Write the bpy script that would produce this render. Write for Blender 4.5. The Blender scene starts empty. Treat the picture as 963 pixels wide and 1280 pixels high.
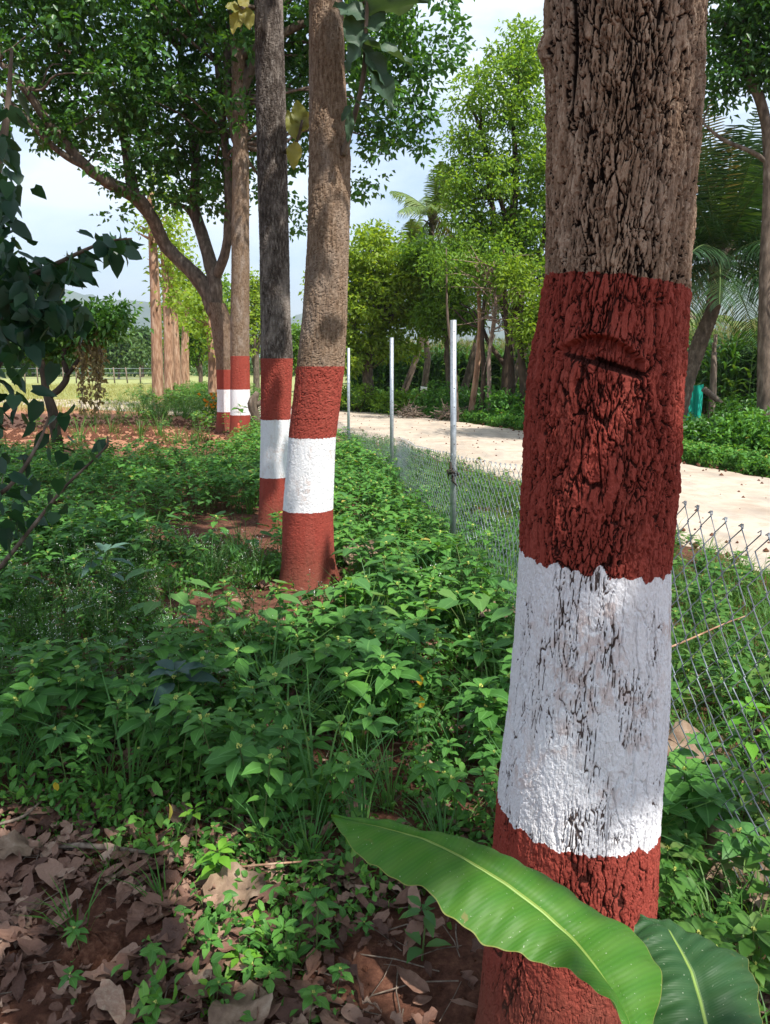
import bpy, math, random
import numpy as np
from mathutils import Vector
random.seed(7); RNG = np.random.default_rng(7)
SC = bpy.context.scene
COL = SC.collection
rad = math.radians
# ------------------------------------------------------------------ camera
CAMH, PITCH, F = 1.5, rad(10.85), 965.0
cd = bpy.data.cameras.new('camera'); cam = bpy.data.objects.new('camera', cd); COL.objects.link(cam)
cam.location = (0, 0, CAMH); cam.rotation_euler = (math.pi/2 - PITCH, 0, 0)
cd.sensor_fit = 'VERTICAL'; cd.angle = 2*math.atan(640/F); cd.clip_start = 0.05; cd.clip_end = 9000
SC.camera = cam
# ------------------------------------------------------------------ light
SUN_EL, SUN_AZ = rad(57), math.atan2(0.66, -0.75)      # azimuth measured from +Y towards +X
tosun = Vector((math.sin(SUN_AZ)*math.cos(SUN_EL), math.cos(SUN_AZ)*math.cos(SUN_EL), math.sin(SUN_EL)))
sl = bpy.data.lights.new('sun', 'SUN'); sl.energy = 4.6; sl.angle = rad(0.53); sl.color = (1, .955, .88)
so = bpy.data.objects.new('sun', sl); COL.objects.link(so)
so.rotation_euler = tosun.to_track_quat('Z', 'Y').to_euler(); so.location = (5, -5, 20)
W = bpy.data.worlds.new('World'); SC.world = W; W.use_nodes = True
nt = W.node_tree; nt.nodes.clear()
def N(t, typ, **kw):
    n = t.nodes.new(typ)
    for k, v in kw.items():
        if k.startswith('i_'):
            n.inputs[int(k[2:]) if k[2:].isdigit() else k[2:]].default_value = v
        else: setattr(n, k, v)
    return n
sky = N(nt, 'ShaderNodeTexSky'); sky.sky_type = 'NISHITA'; sky.sun_disc = False
sky.sun_elevation = SUN_EL; sky.sun_rotation = SUN_AZ; sky.air_density = 1.0; sky.dust_density = 1.5; sky.ozone_density = 1.2
bg = N(nt, 'ShaderNodeBackground'); bg.inputs[1].default_value = 0.13
tc = N(nt, 'ShaderNodeTexCoord'); mp = N(nt, 'ShaderNodeMapping'); mp.inputs['Scale'].default_value = (1.3, 1.3, 3.4)
mp.inputs['Location'].default_value = (.35, .1, .2)
cn = N(nt, 'ShaderNodeTexNoise'); cn.inputs['Scale'].default_value = 1.9; cn.inputs['Detail'].default_value = 9; cn.inputs['Roughness'].default_value = .56
cr = N(nt, 'ShaderNodeValToRGB'); cr.color_ramp.elements[0].position = .42; cr.color_ramp.elements[1].position = .60
cr.color_ramp.elements[0].color = (.08, .08, .08, 1)
mx = N(nt, 'ShaderNodeMix'); mx.data_type = 'RGBA'; mx.inputs[7].default_value = (5.1, 5.8, 6.4, 1)
wo = N(nt, 'ShaderNodeOutputWorld')
L = nt.links.new
L(tc.outputs['Generated'], mp.inputs[0]); L(mp.outputs[0], cn.inputs['Vector']); L(cn.outputs[0], cr.inputs[0])
L(cr.outputs[0], mx.inputs[0]); L(sky.outputs[0], mx.inputs[6]); L(mx.outputs[2], bg.inputs[0]); L(bg.outputs[0], wo.inputs[0])
SC.view_settings.view_transform = 'Standard'; SC.view_settings.look = 'None'; SC.view_settings.gamma = 1
SC.view_settings.use_curve_mapping = False; SC.view_settings.exposure = 0.84
SC.render.engine = 'CYCLES'
cy = SC.cycles; cy.use_denoising = True; cy.max_bounces = 7; cy.diffuse_bounces = 3; cy.transmission_bounces = 4
cy.transparent_max_bounces = 8; cy.volume_bounces = 0; cy.sample_clamp_indirect = 6; cy.caustics_reflective = False; cy.caustics_refractive = False
# ------------------------------------------------------------------ measuring: a photograph pixel and a real distance give a point of the place
def ray(px, py):
    x, y = (px-481.5)/F, (640-py)/F
    c, s = math.cos(PITCH), math.sin(PITCH)
    return (x, c + y*s, -s + y*c)
def P(px, py, Y):
    d = ray(px, py); t = Y/d[1]
    return (d[0]*t, Y, CAMH + d[2]*t)
def G(px, py, z=0.0):
    d = ray(px, py); t = (z-CAMH)/d[2]
    return (d[0]*t, d[1]*t, z)
def PW(wpx, p):                                        # pixel width at a point -> metres
    zc = p[1]*math.cos(PITCH) - (p[2]-CAMH)*math.sin(PITCH)
    return wpx/F*zc
# ------------------------------------------------------------------ numeric noise
def hsh(i, j, k, s=0):
    n = (i.astype(np.int64)*374761393 + j.astype(np.int64)*668265263 + k.astype(np.int64)*2147483647 + s*1274126177) & 0x7fffffff
    n = ((n ^ (n >> 13))*1274126177) & 0x7fffffff
    n = ((n ^ (n >> 16))*374761393) & 0x7fffffff
    return ((n ^ (n >> 15)) & 0xffffff)/float(0xffffff)
def vnoise(p, s=0):
    b = np.floor(p).astype(np.int64); f = p-b; f = f*f*(3-2*f); r = 0
    for a in (0, 1):
        for c in (0, 1):
            for d in (0, 1):
                w = (f[:, 0] if a else 1-f[:, 0])*(f[:, 1] if c else 1-f[:, 1])*(f[:, 2] if d else 1-f[:, 2])
                r = r + w*hsh(b[:, 0]+a, b[:, 1]+c, b[:, 2]+d, s)
    return r
def fbm(p, o=4, s=0):
    r, a, t = 0, .5, 0
    for i in range(o):
        r = r + a*vnoise(p*(2**i), s+i); t += a; a *= .5
    return r/t
def voro(p, s=0):
    b = np.floor(p).astype(np.int64); f1 = np.full(len(p), 9.); f2 = np.full(len(p), 9.); cid = np.zeros(len(p))
    for a in (-1, 0, 1):
        for c in (-1, 0, 1):
            for d in (-1, 0, 1):
                i, j, k = b[:, 0]+a, b[:, 1]+c, b[:, 2]+d
                q = np.stack([i+hsh(i, j, k, s), j+hsh(i, j, k, s+1), k+hsh(i, j, k, s+2)], 1)-p
                r = np.sqrt((q*q).sum(1)); near = r < f1
                f2 = np.where(near, f1, np.minimum(f2, r)); cid = np.where(near, hsh(i, j, k, s+5), cid); f1 = np.where(near, r, f1)
    return f1, f2, cid
def sstep(a, b, x):
    t = np.clip((x-a)/(b-a), 0, 1); return t*t*(3-2*t)
# ------------------------------------------------------------------ mesh accumulation
class Acc:
    def __init__(s): s.v = []; s.f = []; s.n = 0; s.at = {}
    def add(s, v, faces, mat=0, **at):
        v = np.asarray(v, float); s.v.append(v)
        for fa in faces:
            fa = np.asarray(fa, np.int64)
            if len(fa): s.f.append((fa+s.n, mat))
        for k, a in at.items(): s.at.setdefault(k, []).append((s.n, np.asarray(a, float)))
        s.n += len(v); return s
    def verts(s): return np.concatenate(s.v) if s.v else np.zeros((0, 3))
    def mesh(s, name, mats, smooth=True):
        me = bpy.data.meshes.new(name); v = s.verts()
        me.vertices.add(len(v)); me.vertices.foreach_set('co', v.astype(np.float32).ravel())
        lt = np.concatenate([np.full(len(f), f.shape[1]) for f, m in s.f]); li = np.concatenate([f.ravel() for f, m in s.f])
        mi = np.concatenate([np.full(len(f), m) for f, m in s.f])
        me.loops.add(len(li)); me.loops.foreach_set('vertex_index', li.astype(np.int32))
        me.polygons.add(len(lt)); st = np.concatenate([[0], np.cumsum(lt)[:-1]])
        me.polygons.foreach_set('loop_start', st.astype(np.int32)); me.polygons.foreach_set('loop_total', lt.astype(np.int32))
        me.polygons.foreach_set('material_index', mi.astype(np.int32))
        me.polygons.foreach_set('use_smooth', np.full(len(lt), smooth))
        for k, lst in s.at.items():
            a = me.attributes.new(k, 'FLOAT', 'POINT'); arr = np.zeros(len(v), np.float32)
            for o, x in lst: arr[o:o+len(x)] = x
            a.data.foreach_set('value', arr)
        for m in mats: me.materials.append(m)
        me.update(calc_edges=True); me.validate()
        return me
    def obj(s, name, mats, parent=None, loc=(0, 0, 0), smooth=True):
        o = bpy.data.objects.new(name, s.mesh(name, mats, smooth)); COL.objects.link(o)
        if parent is not None: o.parent = parent
        else: o.location = loc
        return o
def inst(acc, proto, pos, rot, sc, tilt=None):
    """many copies of a small prototype merged into one uncountable mass"""
    pv = proto.verts(); n, k = len(pos), len(pv)
    c, s_ = np.cos(rot)[:, None], np.sin(rot)[:, None]; sc = np.asarray(sc)[:, None]
    x = (pv[:, 0]*c - pv[:, 1]*s_)*sc; y = (pv[:, 0]*s_ + pv[:, 1]*c)*sc; z = pv[:, 2][None]*sc
    if tilt is not None: x = x+z*tilt[:, :1]; y = y+z*tilt[:, 1:]
    v = np.stack([x+pos[:, :1], y+pos[:, 1:2], z+pos[:, 2:3]], 2).reshape(-1, 3)
    at = {}
    for kk, lst in proto.at.items():
        arr = np.zeros(k)
        for o, a in lst: arr[o:o+len(a)] = a
        at[kk] = np.tile(arr, n)
    at['pv'] = np.repeat(RNG.random(n), k); off = (np.arange(n)*k)[:, None, None]; b0 = acc.n
    acc.v.append(v); acc.n += len(v)
    for f, m in proto.f: acc.f.append(((f[None]+off).reshape(-1, f.shape[1])+b0, m))
    for kk, a in at.items(): acc.at.setdefault(kk, []).append((b0, a))
def empty(name, loc, label, cat, group=None):
    o = bpy.data.objects.new(name, None); COL.objects.link(o); o.location = loc; o.empty_display_size = .2
    return tag(o, label, cat, group)
def tag(o, label=None, cat=None, group=None, kind=None):
    if label: o['label'] = label
    if cat: o['category'] = cat
    if group: o['group'] = group
    if kind: o['kind'] = kind
    return o
def rel(pts, b): return [(p[0]-b[0], p[1]-b[1], p[2]-b[2]) for p in pts]
def tube(acc, pts, radii, sides=8, mat=0, wob=0, cap=True, sub=1):
    p = np.asarray(pts, float); r = np.asarray(radii, float)*np.ones(len(p))
    if sub > 1 and len(p) > 2:
        n0 = len(p); tt = np.linspace(0, len(p)-1, (len(p)-1)*sub+1)
        def cr_(a):
            a = np.concatenate([[2*a[0]-a[1]], a, [2*a[-1]-a[-2]]]); i = np.clip(tt.astype(int), 0, n0-2); f = (tt-i)
            if a.ndim > 1: f = f[:, None]
            a0, a1, a2, a3 = a[i], a[i+1], a[i+2], a[i+3]
            return .5*((2*a1)+(a2-a0)*f+(2*a0-5*a1+4*a2-a3)*f*f+(3*a1-3*a2+a3-a0)*f**3)
        p = cr_(p); r = np.maximum(cr_(r), 1e-4)
    n = len(p); d = np.gradient(p, axis=0); d /= np.linalg.norm(d, axis=1)[:, None]+1e-9
    ref = np.array([0, 0, 1.]) if abs(d[0][2]) < .9 else np.array([0, 1., 0])
    s_ = np.cross(d, ref); s_ /= np.linalg.norm(s_, axis=1)[:, None]+1e-9
    t_ = np.cross(s_, d)
    a = np.linspace(0, 2*math.pi, sides, endpoint=False)
    rr = r[:, None]*np.ones((1, sides))
    if wob: rr = rr*(1+wob*(RNG.random((n, sides))-.5))
    v = p[:, None]+rr[..., None]*(np.cos(a)[None, :, None]*s_[:, None]+np.sin(a)[None, :, None]*t_[:, None])
    i = np.arange(n-1)[:, None]*sides; j = np.arange(sides)[None]; j2 = (j+1) % sides
    q = np.stack([i+j, i+j2, i+sides+j2, i+sides+j], 2).reshape(-1, 4)
    fs = [q]
    if cap: fs += [np.arange(sides)[None, ::-1], (np.arange(sides)+(n-1)*sides)[None]]
    acc.add(v.reshape(-1, 3), fs, mat)
    return acc
def box(acc, c, s_, mat=0, rz=0, shear=(0, 0)):
    v = np.array([(x, y, z) for z in (-.5, .5) for y in (-.5, .5) for x in (-.5, .5)])*np.array(s_)
    x = v[:, 0]*math.cos(rz)-v[:, 1]*math.sin(rz)+v[:, 2]*shear[0]; y = v[:, 0]*math.sin(rz)+v[:, 1]*math.cos(rz)+v[:, 2]*shear[1]
    v = np.stack([x, y, v[:, 2]], 1)+np.array(c)
    acc.add(v, [[(0, 2, 3, 1), (4, 5, 7, 6), (0, 1, 5, 4), (2, 6, 7, 3), (0, 4, 6, 2), (1, 3, 7, 5)]], mat)
# leaf templates: (u along, v across, w lift), faces
LT = {
 'diamond': (np.array([(0, 0, 0), (.45, -.5, .18), (1, 0, -.1), (.45, .5, .18)]), [np.array([(0, 1, 2), (0, 2, 3)])], np.array([0, 1, 0, 1.])),
 'oval': (np.array([(0, 0, 0), (.18, -.28, .06), (.2, 0, 0), (.18, .28, .06), (.5, -.5, .05), (.5, 0, -.02), (.5, .5, .05), (.8, -.3, -.06), (.8, 0, -.12), (.8, .3, -.06), (1.03, 0, -.26)]),
   [np.array([(1, 4, 5, 2), (2, 5, 6, 3), (4, 7, 8, 5), (5, 8, 9, 6)]), np.array([(0, 1, 2), (0, 2, 3), (7, 10, 8), (8, 10, 9)])], np.array([0, 1, 0, 1, 1, 0, 1, 1, 0, 1, 0.])),
 'heart': (np.array([(0, 0, 0), (-.08, -.3, .05), (.2, 0, -.03), (-.08, .3, .05), (.3, -.52, .06), (.45, 0, -.04), (.3, .52, .06), (.72, -.32, .02), (.75, 0, -.05), (.72, .32, .02), (1.08, 0, -.14)]),
   [np.array([(1, 4, 5, 2), (2, 5, 6, 3), (4, 7, 8, 5), (5, 8, 9, 6)]), np.array([(0, 1, 2), (0, 2, 3), (7, 10, 8), (8, 10, 9)])], np.array([0, 1, 0, 1, 1, 0, 1, 1, 0, 1, 0.])),
 'blade': (np.array([(0, -.5, 0), (0, .5, 0), (.35, -.5, .0), (.35, .5, .0), (.7, -.36, -.12), (.7, .36, -.12), (1, 0, -.38)]), [np.array([(0, 2, 3, 1), (2, 4, 5, 3)]), np.array([(4, 6, 5)])], np.array([1, 1, 1, 1, 1, 1, 0.])),
}
def leaves(acc, o, d, n, Ln, Wd, kind='diamond', mat=0, lift=None):
    T, FS, mid = LT[kind]; o = np.asarray(o, float); d = np.asarray(d, float); n = np.asarray(n, float)
    d = d/(np.linalg.norm(d, axis=1)[:, None]+1e-9); s_ = np.cross(d, n); s_ /= np.linalg.norm(s_, axis=1)[:, None]+1e-9
    n = np.cross(s_, d); Ln = np.ones(len(o))*Ln; Wd = np.ones(len(o))*Wd; lf = Ln if lift is None else Ln*lift
    v = o[:, None]+(Ln[:, None]*T[:, 0])[..., None]*d[:, None]+(Wd[:, None]*T[:, 1])[..., None]*s_[:, None]+(lf[:, None]*T[:, 2])[..., None]*n[:, None]
    k = len(T); off = (np.arange(len(o))*k)[:, None, None]
    acc.add(v.reshape(-1, 3), [(f[None]+off).reshape(-1, f.shape[1]) for f in FS], mat, mid=np.tile(mid, len(o)))
def rdir(n, zb=0):
    v = RNG.normal(size=(n, 3)); v[:, 2] += zb; return v/np.linalg.norm(v, axis=1)[:, None]
# ------------------------------------------------------------------ materials
def newmat(name):
    m = bpy.data.materials.new(name); m.use_nodes = True; t = m.node_tree; t.nodes.clear()
    o = N(t, 'ShaderNodeOutputMaterial'); return m, t, o
def ramp(t, stops, interp='LINEAR'):
    r = N(t, 'ShaderNodeValToRGB'); e = r.color_ramp.elements; r.color_ramp.interpolation = interp
    while len(e) < len(stops): e.new(.5)
    for x, (p, c) in zip(e, stops): x.position = p; x.color = (*c, 1)
    return r
def noise(t, scale, detail=4, rough=.55, coord='Object', scl=None):
    c = N(t, 'ShaderNodeTexCoord'); n = N(t, 'ShaderNodeTexNoise'); n.inputs['Scale'].default_value = scale; n.inputs['Detail'].default_value = detail; n.inputs['Roughness'].default_value = rough
    if scl:
        mp = N(t, 'ShaderNodeMapping'); mp.inputs['Scale'].default_value = scl; t.links.new(c.outputs[coord], mp.inputs[0]); t.links.new(mp.outputs[0], n.inputs['Vector'])
    else: t.links.new(c.outputs[coord], n.inputs['Vector'])
    return n
def mixc(t, f, a, b, mode='MIX'):
    m = N(t, 'ShaderNodeMix'); m.data_type = 'RGBA'; m.blend_type = mode
    for s_, x in ((0, f), (6, a), (7, b)):
        if hasattr(x, 'links') or hasattr(x, 'is_linked'): t.links.new(x, m.inputs[s_])
        else: m.inputs[s_].default_value = x if s_ == 0 else (*x, 1)
    return m.outputs[2]
def math_(t, op, a, b=0.0, c=None, clamp=False):
    m = N(t, 'ShaderNodeMath'); m.operation = op; m.use_clamp = clamp
    for i, x in enumerate((a, b) if c is None else (a, b, c)):
        if hasattr(x, 'is_linked'): t.links.new(x, m.inputs[i])
        else: m.inputs[i].default_value = x
    return m.outputs[0]
def attr(t, name):
    a = N(t, 'ShaderNodeAttribute'); a.attribute_name = name; return a.outputs['Fac']
def princ(t, out, col, rough=.8, spec=.3, bump=None, metallic=0):
    b = N(t, 'ShaderNodeBsdfPrincipled')
    if hasattr(col, 'is_linked'): t.links.new(col, b.inputs['Base Color'])
    else: b.inputs['Base Color'].default_value = (*col, 1)
    if hasattr(rough, 'is_linked'): t.links.new(rough, b.inputs['Roughness'])
    else: b.inputs['Roughness'].default_value = rough
    b.inputs['Specular IOR Level'].default_value = spec; b.inputs['Metallic'].default_value = metallic
    if bump:
        bn = N(t, 'ShaderNodeBump'); bn.inputs['Strength'].default_value = bump[1]; bn.inputs['Distance'].default_value = bump[2]
        t.links.new(bump[0], bn.inputs['Height']); t.links.new(bn.outputs[0], b.inputs['Normal'])
    if out: t.links.new(b.outputs[0], out.inputs[0])
    return b
def leafmat(name, stops, trans=.35, rough=.45, spec=.3, midc=None, blotch=0):
    m, t, o = newmat(name); g = N(t, 'ShaderNodeNewGeometry'); r = ramp(t, stops); oi = N(t, 'ShaderNodeObjectInfo'); big_ = noise(t, 1.7, 3)
    f = math_(t, 'ADD', math_(t, 'MULTIPLY', g.outputs['Random Per Island'], .5), math_(t, 'MULTIPLY', math_(t, 'FRACT', math_(t, 'ADD', attr(t, 'pv'), oi.outputs['Random'])), .42))
    f = math_(t, 'ADD', f, math_(t, 'MULTIPLY', math_(t, 'SUBTRACT', big_.outputs[0], .35), .3), clamp=True); t.links.new(f, r.inputs[0]); c = r.outputs[0]
    n = noise(t, 60, 2); c = mixc(t, math_(t, 'MULTIPLY', n.outputs[0], .4), c, tuple(x*.65 for x in stops[0][1]))
    if midc:
        k = math_(t, 'LESS_THAN', attr(t, 'mid'), .07); c = mixc(t, math_(t, 'MULTIPLY', k, .5), c, midc)
        k = math_(t, 'GREATER_THAN', g.outputs['Random Per Island'], .9965); c = mixc(t, k, c, (.40, .35, .08))
    b = princ(t, None, c, rough, spec); tr = N(t, 'ShaderNodeBsdfTranslucent')
    c2 = mixc(t, 1.0, c, (1.6, 1.4, .45), 'MULTIPLY'); t.links.new(c2, tr.inputs[0])
    ms = N(t, 'ShaderNodeMixShader'); ms.inputs[0].default_value = trans; t.links.new(b.outputs[0], ms.inputs[1]); t.links.new(tr.outputs[0], ms.inputs[2]); t.links.new(ms.outputs[0], o.inputs[0])
    return m
def flat(name, stops, rough=.85, spec=.2, scale=8, bump=.0, scl=None, metallic=0, island=False):
    m, t, o = newmat(name); n = noise(t, scale, 6, .6, scl=scl); r = ramp(t, stops)
    if island:
        g = N(t, 'ShaderNodeNewGeometry'); x = math_(t, 'ADD', math_(t, 'MULTIPLY', g.outputs['Random Per Island'], .75), math_(t, 'MULTIPLY', n.outputs[0], .3)); t.links.new(x, r.inputs[0])
    else: t.links.new(n.outputs[0], r.inputs[0])
    princ(t, o, r.outputs[0], rough, spec, (n.outputs[0], bump, .02) if bump else None, metallic); return m
M = {}
M['herb'] = leafmat('herb_leaf', [(0, (.050, .155, .034)), (.35, (.08, .225, .042)), (.65, (.12, .30, .05)), (.85, (.15, .34, .06)), (1, (.22, .40, .07))], .32, .5, .28, (.16, .36, .11))
M['herb_dark'] = leafmat('small_weed_leaf', [(0, (.035, .12, .03)), (.6, (.07, .19, .04)), (1, (.14, .27, .06))], .3, .5, .4)
M['stem'] = flat('green_stem', [(.3, (.06, .13, .03)), (.7, (.14, .16, .06))], .6)
M['grass'] = leafmat('grass_blade', [(0, (.04, .14, .025)), (.6, (.09, .22, .035)), (.9, (.16, .26, .06)), (1, (.3, .28, .12))], .35, .5, .3)
M['dryg'] = leafmat('dry_grass', [(0, (.22, .22, .08)), (.5, (.38, .36, .15)), (1, (.28, .34, .1))], .3, .7, .2)
M['fl_white'] = flat('tiny_white_flower', [(0, (.7, .7, .62)), (1, (.8, .8, .75))], .8)
M['fl_yellow'] = flat('yellow_green_bud', [(0, (.5, .55, .1)), (1, (.6, .6, .2))], .8)
M['fl_orange'] = flat('orange_petal', [(0, (.75, .25, .01)), (1, (.85, .4, .02))], .7)
M['crown_mid'] = leafmat('glossy_crown_leaf', [(0, (.03, .10, .02)), (.6, (.075, .21, .035)), (.9, (.14, .30, .05)), (1, (.26, .36, .07))], .4, .4, .5)
M['crown_teak'] = leafmat('broad_teak_leaf', [(0, (.03, .08, .025)), (.7, (.05, .13, .035)), (1, (.2, .22, .07))], .25, .6, .3)
M['crown_lime'] = leafmat('feathery_lime_leaf', [(0, (.10, .21, .03)), (.6, (.18, .34, .05)), (1, (.30, .45, .08))], .5, .5, .3)
M['crown_yel'] = leafmat('yellow_green_leaf', [(0, (.15, .26, .03)), (.6, (.25, .39, .05)), (1, (.40, .48, .10))], .5, .5, .3)
M['crown_blue'] = leafmat('dark_heart_leaf', [(0, (.012, .042, .025)), (.6, (.022, .07, .035)), (1, (.05, .14, .04))], .3, .42, .4)
M['crown_far'] = leafmat('distant_tree_leaf', [(0, (.045, .10, .035)), (.6, (.075, .15, .045)), (1, (.13, .2, .06))], .3, .6, .2)
M['vine'] = leafmat('withered_vine_leaf', [(0, (.16, .1, .05)), (.6, (.3, .22, .1)), (1, (.4, .35, .18))], .3, .8, .1)
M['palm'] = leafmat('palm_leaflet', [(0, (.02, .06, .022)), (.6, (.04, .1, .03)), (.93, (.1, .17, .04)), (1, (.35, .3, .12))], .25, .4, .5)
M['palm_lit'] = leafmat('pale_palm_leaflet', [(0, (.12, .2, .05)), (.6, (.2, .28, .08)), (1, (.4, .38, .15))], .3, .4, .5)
M['palm_dry'] = leafmat('dry_palm_leaflet', [(0, (.14, .13, .06)), (1, (.24, .2, .11))], .3, .7, .2)
M['corn'] = leafmat('maize_leaf', [(0, (.03, .1, .02)), (.6, (.07, .18, .035)), (1, (.16, .26, .06))], .3, .45, .4)
M['litter'] = flat('dry_leaf_litter', [(0, (.04, .02, .014)), (.3, (.105, .05, .034)), (.6, (.19, .10, .068)), (.85, (.28, .17, .12)), (1, (.42, .33, .24))], .65, .35, 90, .35, island=True)
M['soil'] = flat('red_soil', [(.25, (.05, .02, .012)), (.5, (.12, .05, .03)), (.75, (.22, .11, .07))], .95, .1, 60, 1.0)
M['wood'] = flat('weathered_wood', [(.3, (.09, .065, .05)), (.7, (.28, .22, .17))], .85, .2, 12, .5, (4, 4, .6))
M['bark_grey'] = flat('grey_brown_bark', [(.3, (.05, .038, .03)), (.55, (.14, .105, .08)), (.75, (.27, .22, .18))], .9, .15, 14, .8, (1, 1, .35))
M['bark_dark'] = flat('dark_brown_bark', [(.3, (.03, .022, .016)), (.7, (.1, .07, .05))], .9, .15, 14, .8, (1, 1, .4))
M['bark_orange'] = flat('orange_tan_bark', [(.3, (.13, .07, .045)), (.5, (.33, .19, .12)), (.7, (.50, .35, .25))], .9, .15, 11, .9, (1, 1, .22))
M['twig'] = flat('bare_pinkish_twig', [(.3, (.22, .15, .12)), (.7, (.4, .3, .25))], .9)
M['metal'] = flat('galvanised_steel', [(.3, (.30, .33, .36)), (.7, (.5, .53, .56))], .42, .5, 30, .1, metallic=.6)
M['wire'] = flat('weathered_zinc_wire', [(.3, (.20, .235, .27)), (.7, (.38, .42, .46))], .45, .5, 40, metallic=.5)
M['rag'] = flat('dark_rag', [(.3, (.02, .018, .015)), (.7, (.06, .05, .04))], .95)
M['tarp'] = flat('teal_shade_cloth', [(.3, (.0, .26, .19)), (.7, (.01, .42, .31))], .6, .3, 3, .3, (8, 8, .5))
M['redstake'] = flat('red_orange_paint', [(.3, (.42, .07, .035)), (.7, (.5, .11, .06))], .6)
M['dryleaf'] = flat('curled_dry_leaf', [(.3, (.11, .07, .048)), (.55, (.23, .155, .105)), (.75, (.33, .25, .185))], .75, .25, 22, .4)
M['dryleaf_red'] = flat('red_brown_dry_leaf', [(.3, (.11, .055, .04)), (.7, (.24, .13, .1))], .6, .35, 25, .4)
M['yleaf'] = leafmat('yellow_leaf', [(0, (.6, .42, .03)), (1, (.7, .5, .06))], .3, .5, .3)
M['paleleaf'] = leafmat('pale_leaf', [(0, (.4, .45, .38)), (1, (.5, .52, .46))], .3, .5, .3)
M['hill'] = flat('wooded_hill', [(.3, (.03, .06, .03)), (.7, (.09, .12, .06))], .95, .1, .01, 0)

def barkmat(name, bands, dark=False, lichen=.0, tone=1.0):
    """bark with two red oxide coats and a white one; attributes: ph = height for the paint line, crack = open fissure 0..1, wear"""
    m, t, o = newmat(name)
    ns = noise(t, 55, 6, .65, scl=(1, 1, .3)); nf = noise(t, 160, 4, .6, scl=(1, 1, .5)); nl = noise(t, 7, 5, .6, scl=(1, 1, .4))
    T_ = lambda st: [(p_, tuple(x*tone for x in c_)) for p_, c_ in st]
    if dark: br = ramp(t, [(.3, (.022, .018, .015)), (.5, (.07, .055, .046)), (.68, (.2, .175, .155))])
    else: br = ramp(t, T_([(.3, (.13, .082, .053)), (.5, (.29, .195, .13)), (.7, (.46, .345, .25))]))
    t.links.new(ns.outputs[0], br.inputs[0])
    lm = ramp(t, [(.48, (0, 0, 0)), (.66, (1, 1, 1))]); t.links.new(nl.outputs[0], lm.inputs[0])
    bark = mixc(t, math_(t, 'MULTIPLY', lm.outputs[0], lichen), br.outputs[0], (.34, .29, .25))
    crk_ = N(t, 'ShaderNodeMapRange'); crk_.interpolation_type = 'SMOOTHSTEP'; t.links.new(attr(t, 'crack'), crk_.inputs[0]); crk_.inputs[1].default_value = .25; crk_.inputs[2].default_value = .6; crk = crk_.outputs[0]; barkc = mixc(t, crk, bark, (.018, .011, .008))
    ph = math_(t, 'ADD', attr(t, 'ph'), math_(t, 'MULTIPLY', math_(t, 'SUBTRACT', nf.outputs[0], .5), .012))
    rc = mixc(t, nl.outputs[0], (.285, .050, .034), (.205, .034, .026)); rc = mixc(t, math_(t, 'MULTIPLY', nf.outputs[0], .35), rc, (.36, .09, .062))
    wc = mixc(t, nl.outputs[0], (.76, .76, .78), (.66, .65, .66)); wc = mixc(t, math_(t, 'MULTIPLY', attr(t, 'wear'), .45), wc, (.5, .34, .27))
    zb, zt, zr = bands; tcz = N(t, 'ShaderNodeTexCoord'); sz = N(t, 'ShaderNodeSeparateXYZ'); t.links.new(tcz.outputs['Object'], sz.inputs[0])
    stk = noise(t, 18, 5, .65, scl=(1, 1, .12)); st = ramp(t, [(.52, (0, 0, 0)), (.7, (1, 1, 1))]); t.links.new(stk.outputs[0], st.inputs[0])
    wc = mixc(t, math_(t, 'MULTIPLY', st.outputs[0], .35), wc, (.52, .47, .43)); rc = mixc(t, math_(t, 'MULTIPLY', st.outputs[0], .4), rc, (.30, .085, .06))
    mud = math_(t, 'MULTIPLY', math_(t, 'SUBTRACT', math_(t, 'ADD', .22, math_(t, 'MULTIPLY', ns.outputs[0], .3)), sz.outputs[2]), 3.2, clamp=True)
    iswhite = math_(t, 'MULTIPLY', math_(t, 'GREATER_THAN', ph, zb), math_(t, 'LESS_THAN', ph, zt))
    paint = mixc(t, iswhite, rc, wc)
    # paint does not reach the bottom of open cracks
    pc = mixc(t, math_(t, 'MULTIPLY', crk, .93), paint, mixc(t, iswhite, (.03, .008, .006), (.055, .03, .022)))
    ispaint = math_(t, 'LESS_THAN', ph, zr)
    col = mixc(t, ispaint, barkc, pc); col = mixc(t, math_(t, 'MULTIPLY', mud, .6), col, (.12, .06, .038))
    h = math_(t, 'ADD', ns.outputs[0], math_(t, 'MULTIPLY', nf.outputs[0], .6))
    rg = math_(t, 'SUBTRACT', .97, math_(t, 'MULTIPLY', ispaint, .12))
    nb = noise(t, 420, 3, .7, scl=(1, 1, .35)); h = math_(t, 'ADD', h, math_(t, 'MULTIPLY', nb.outputs[0], .5)); princ(t, o, col, rg, .12, (h, .9, .005)); return m
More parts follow.
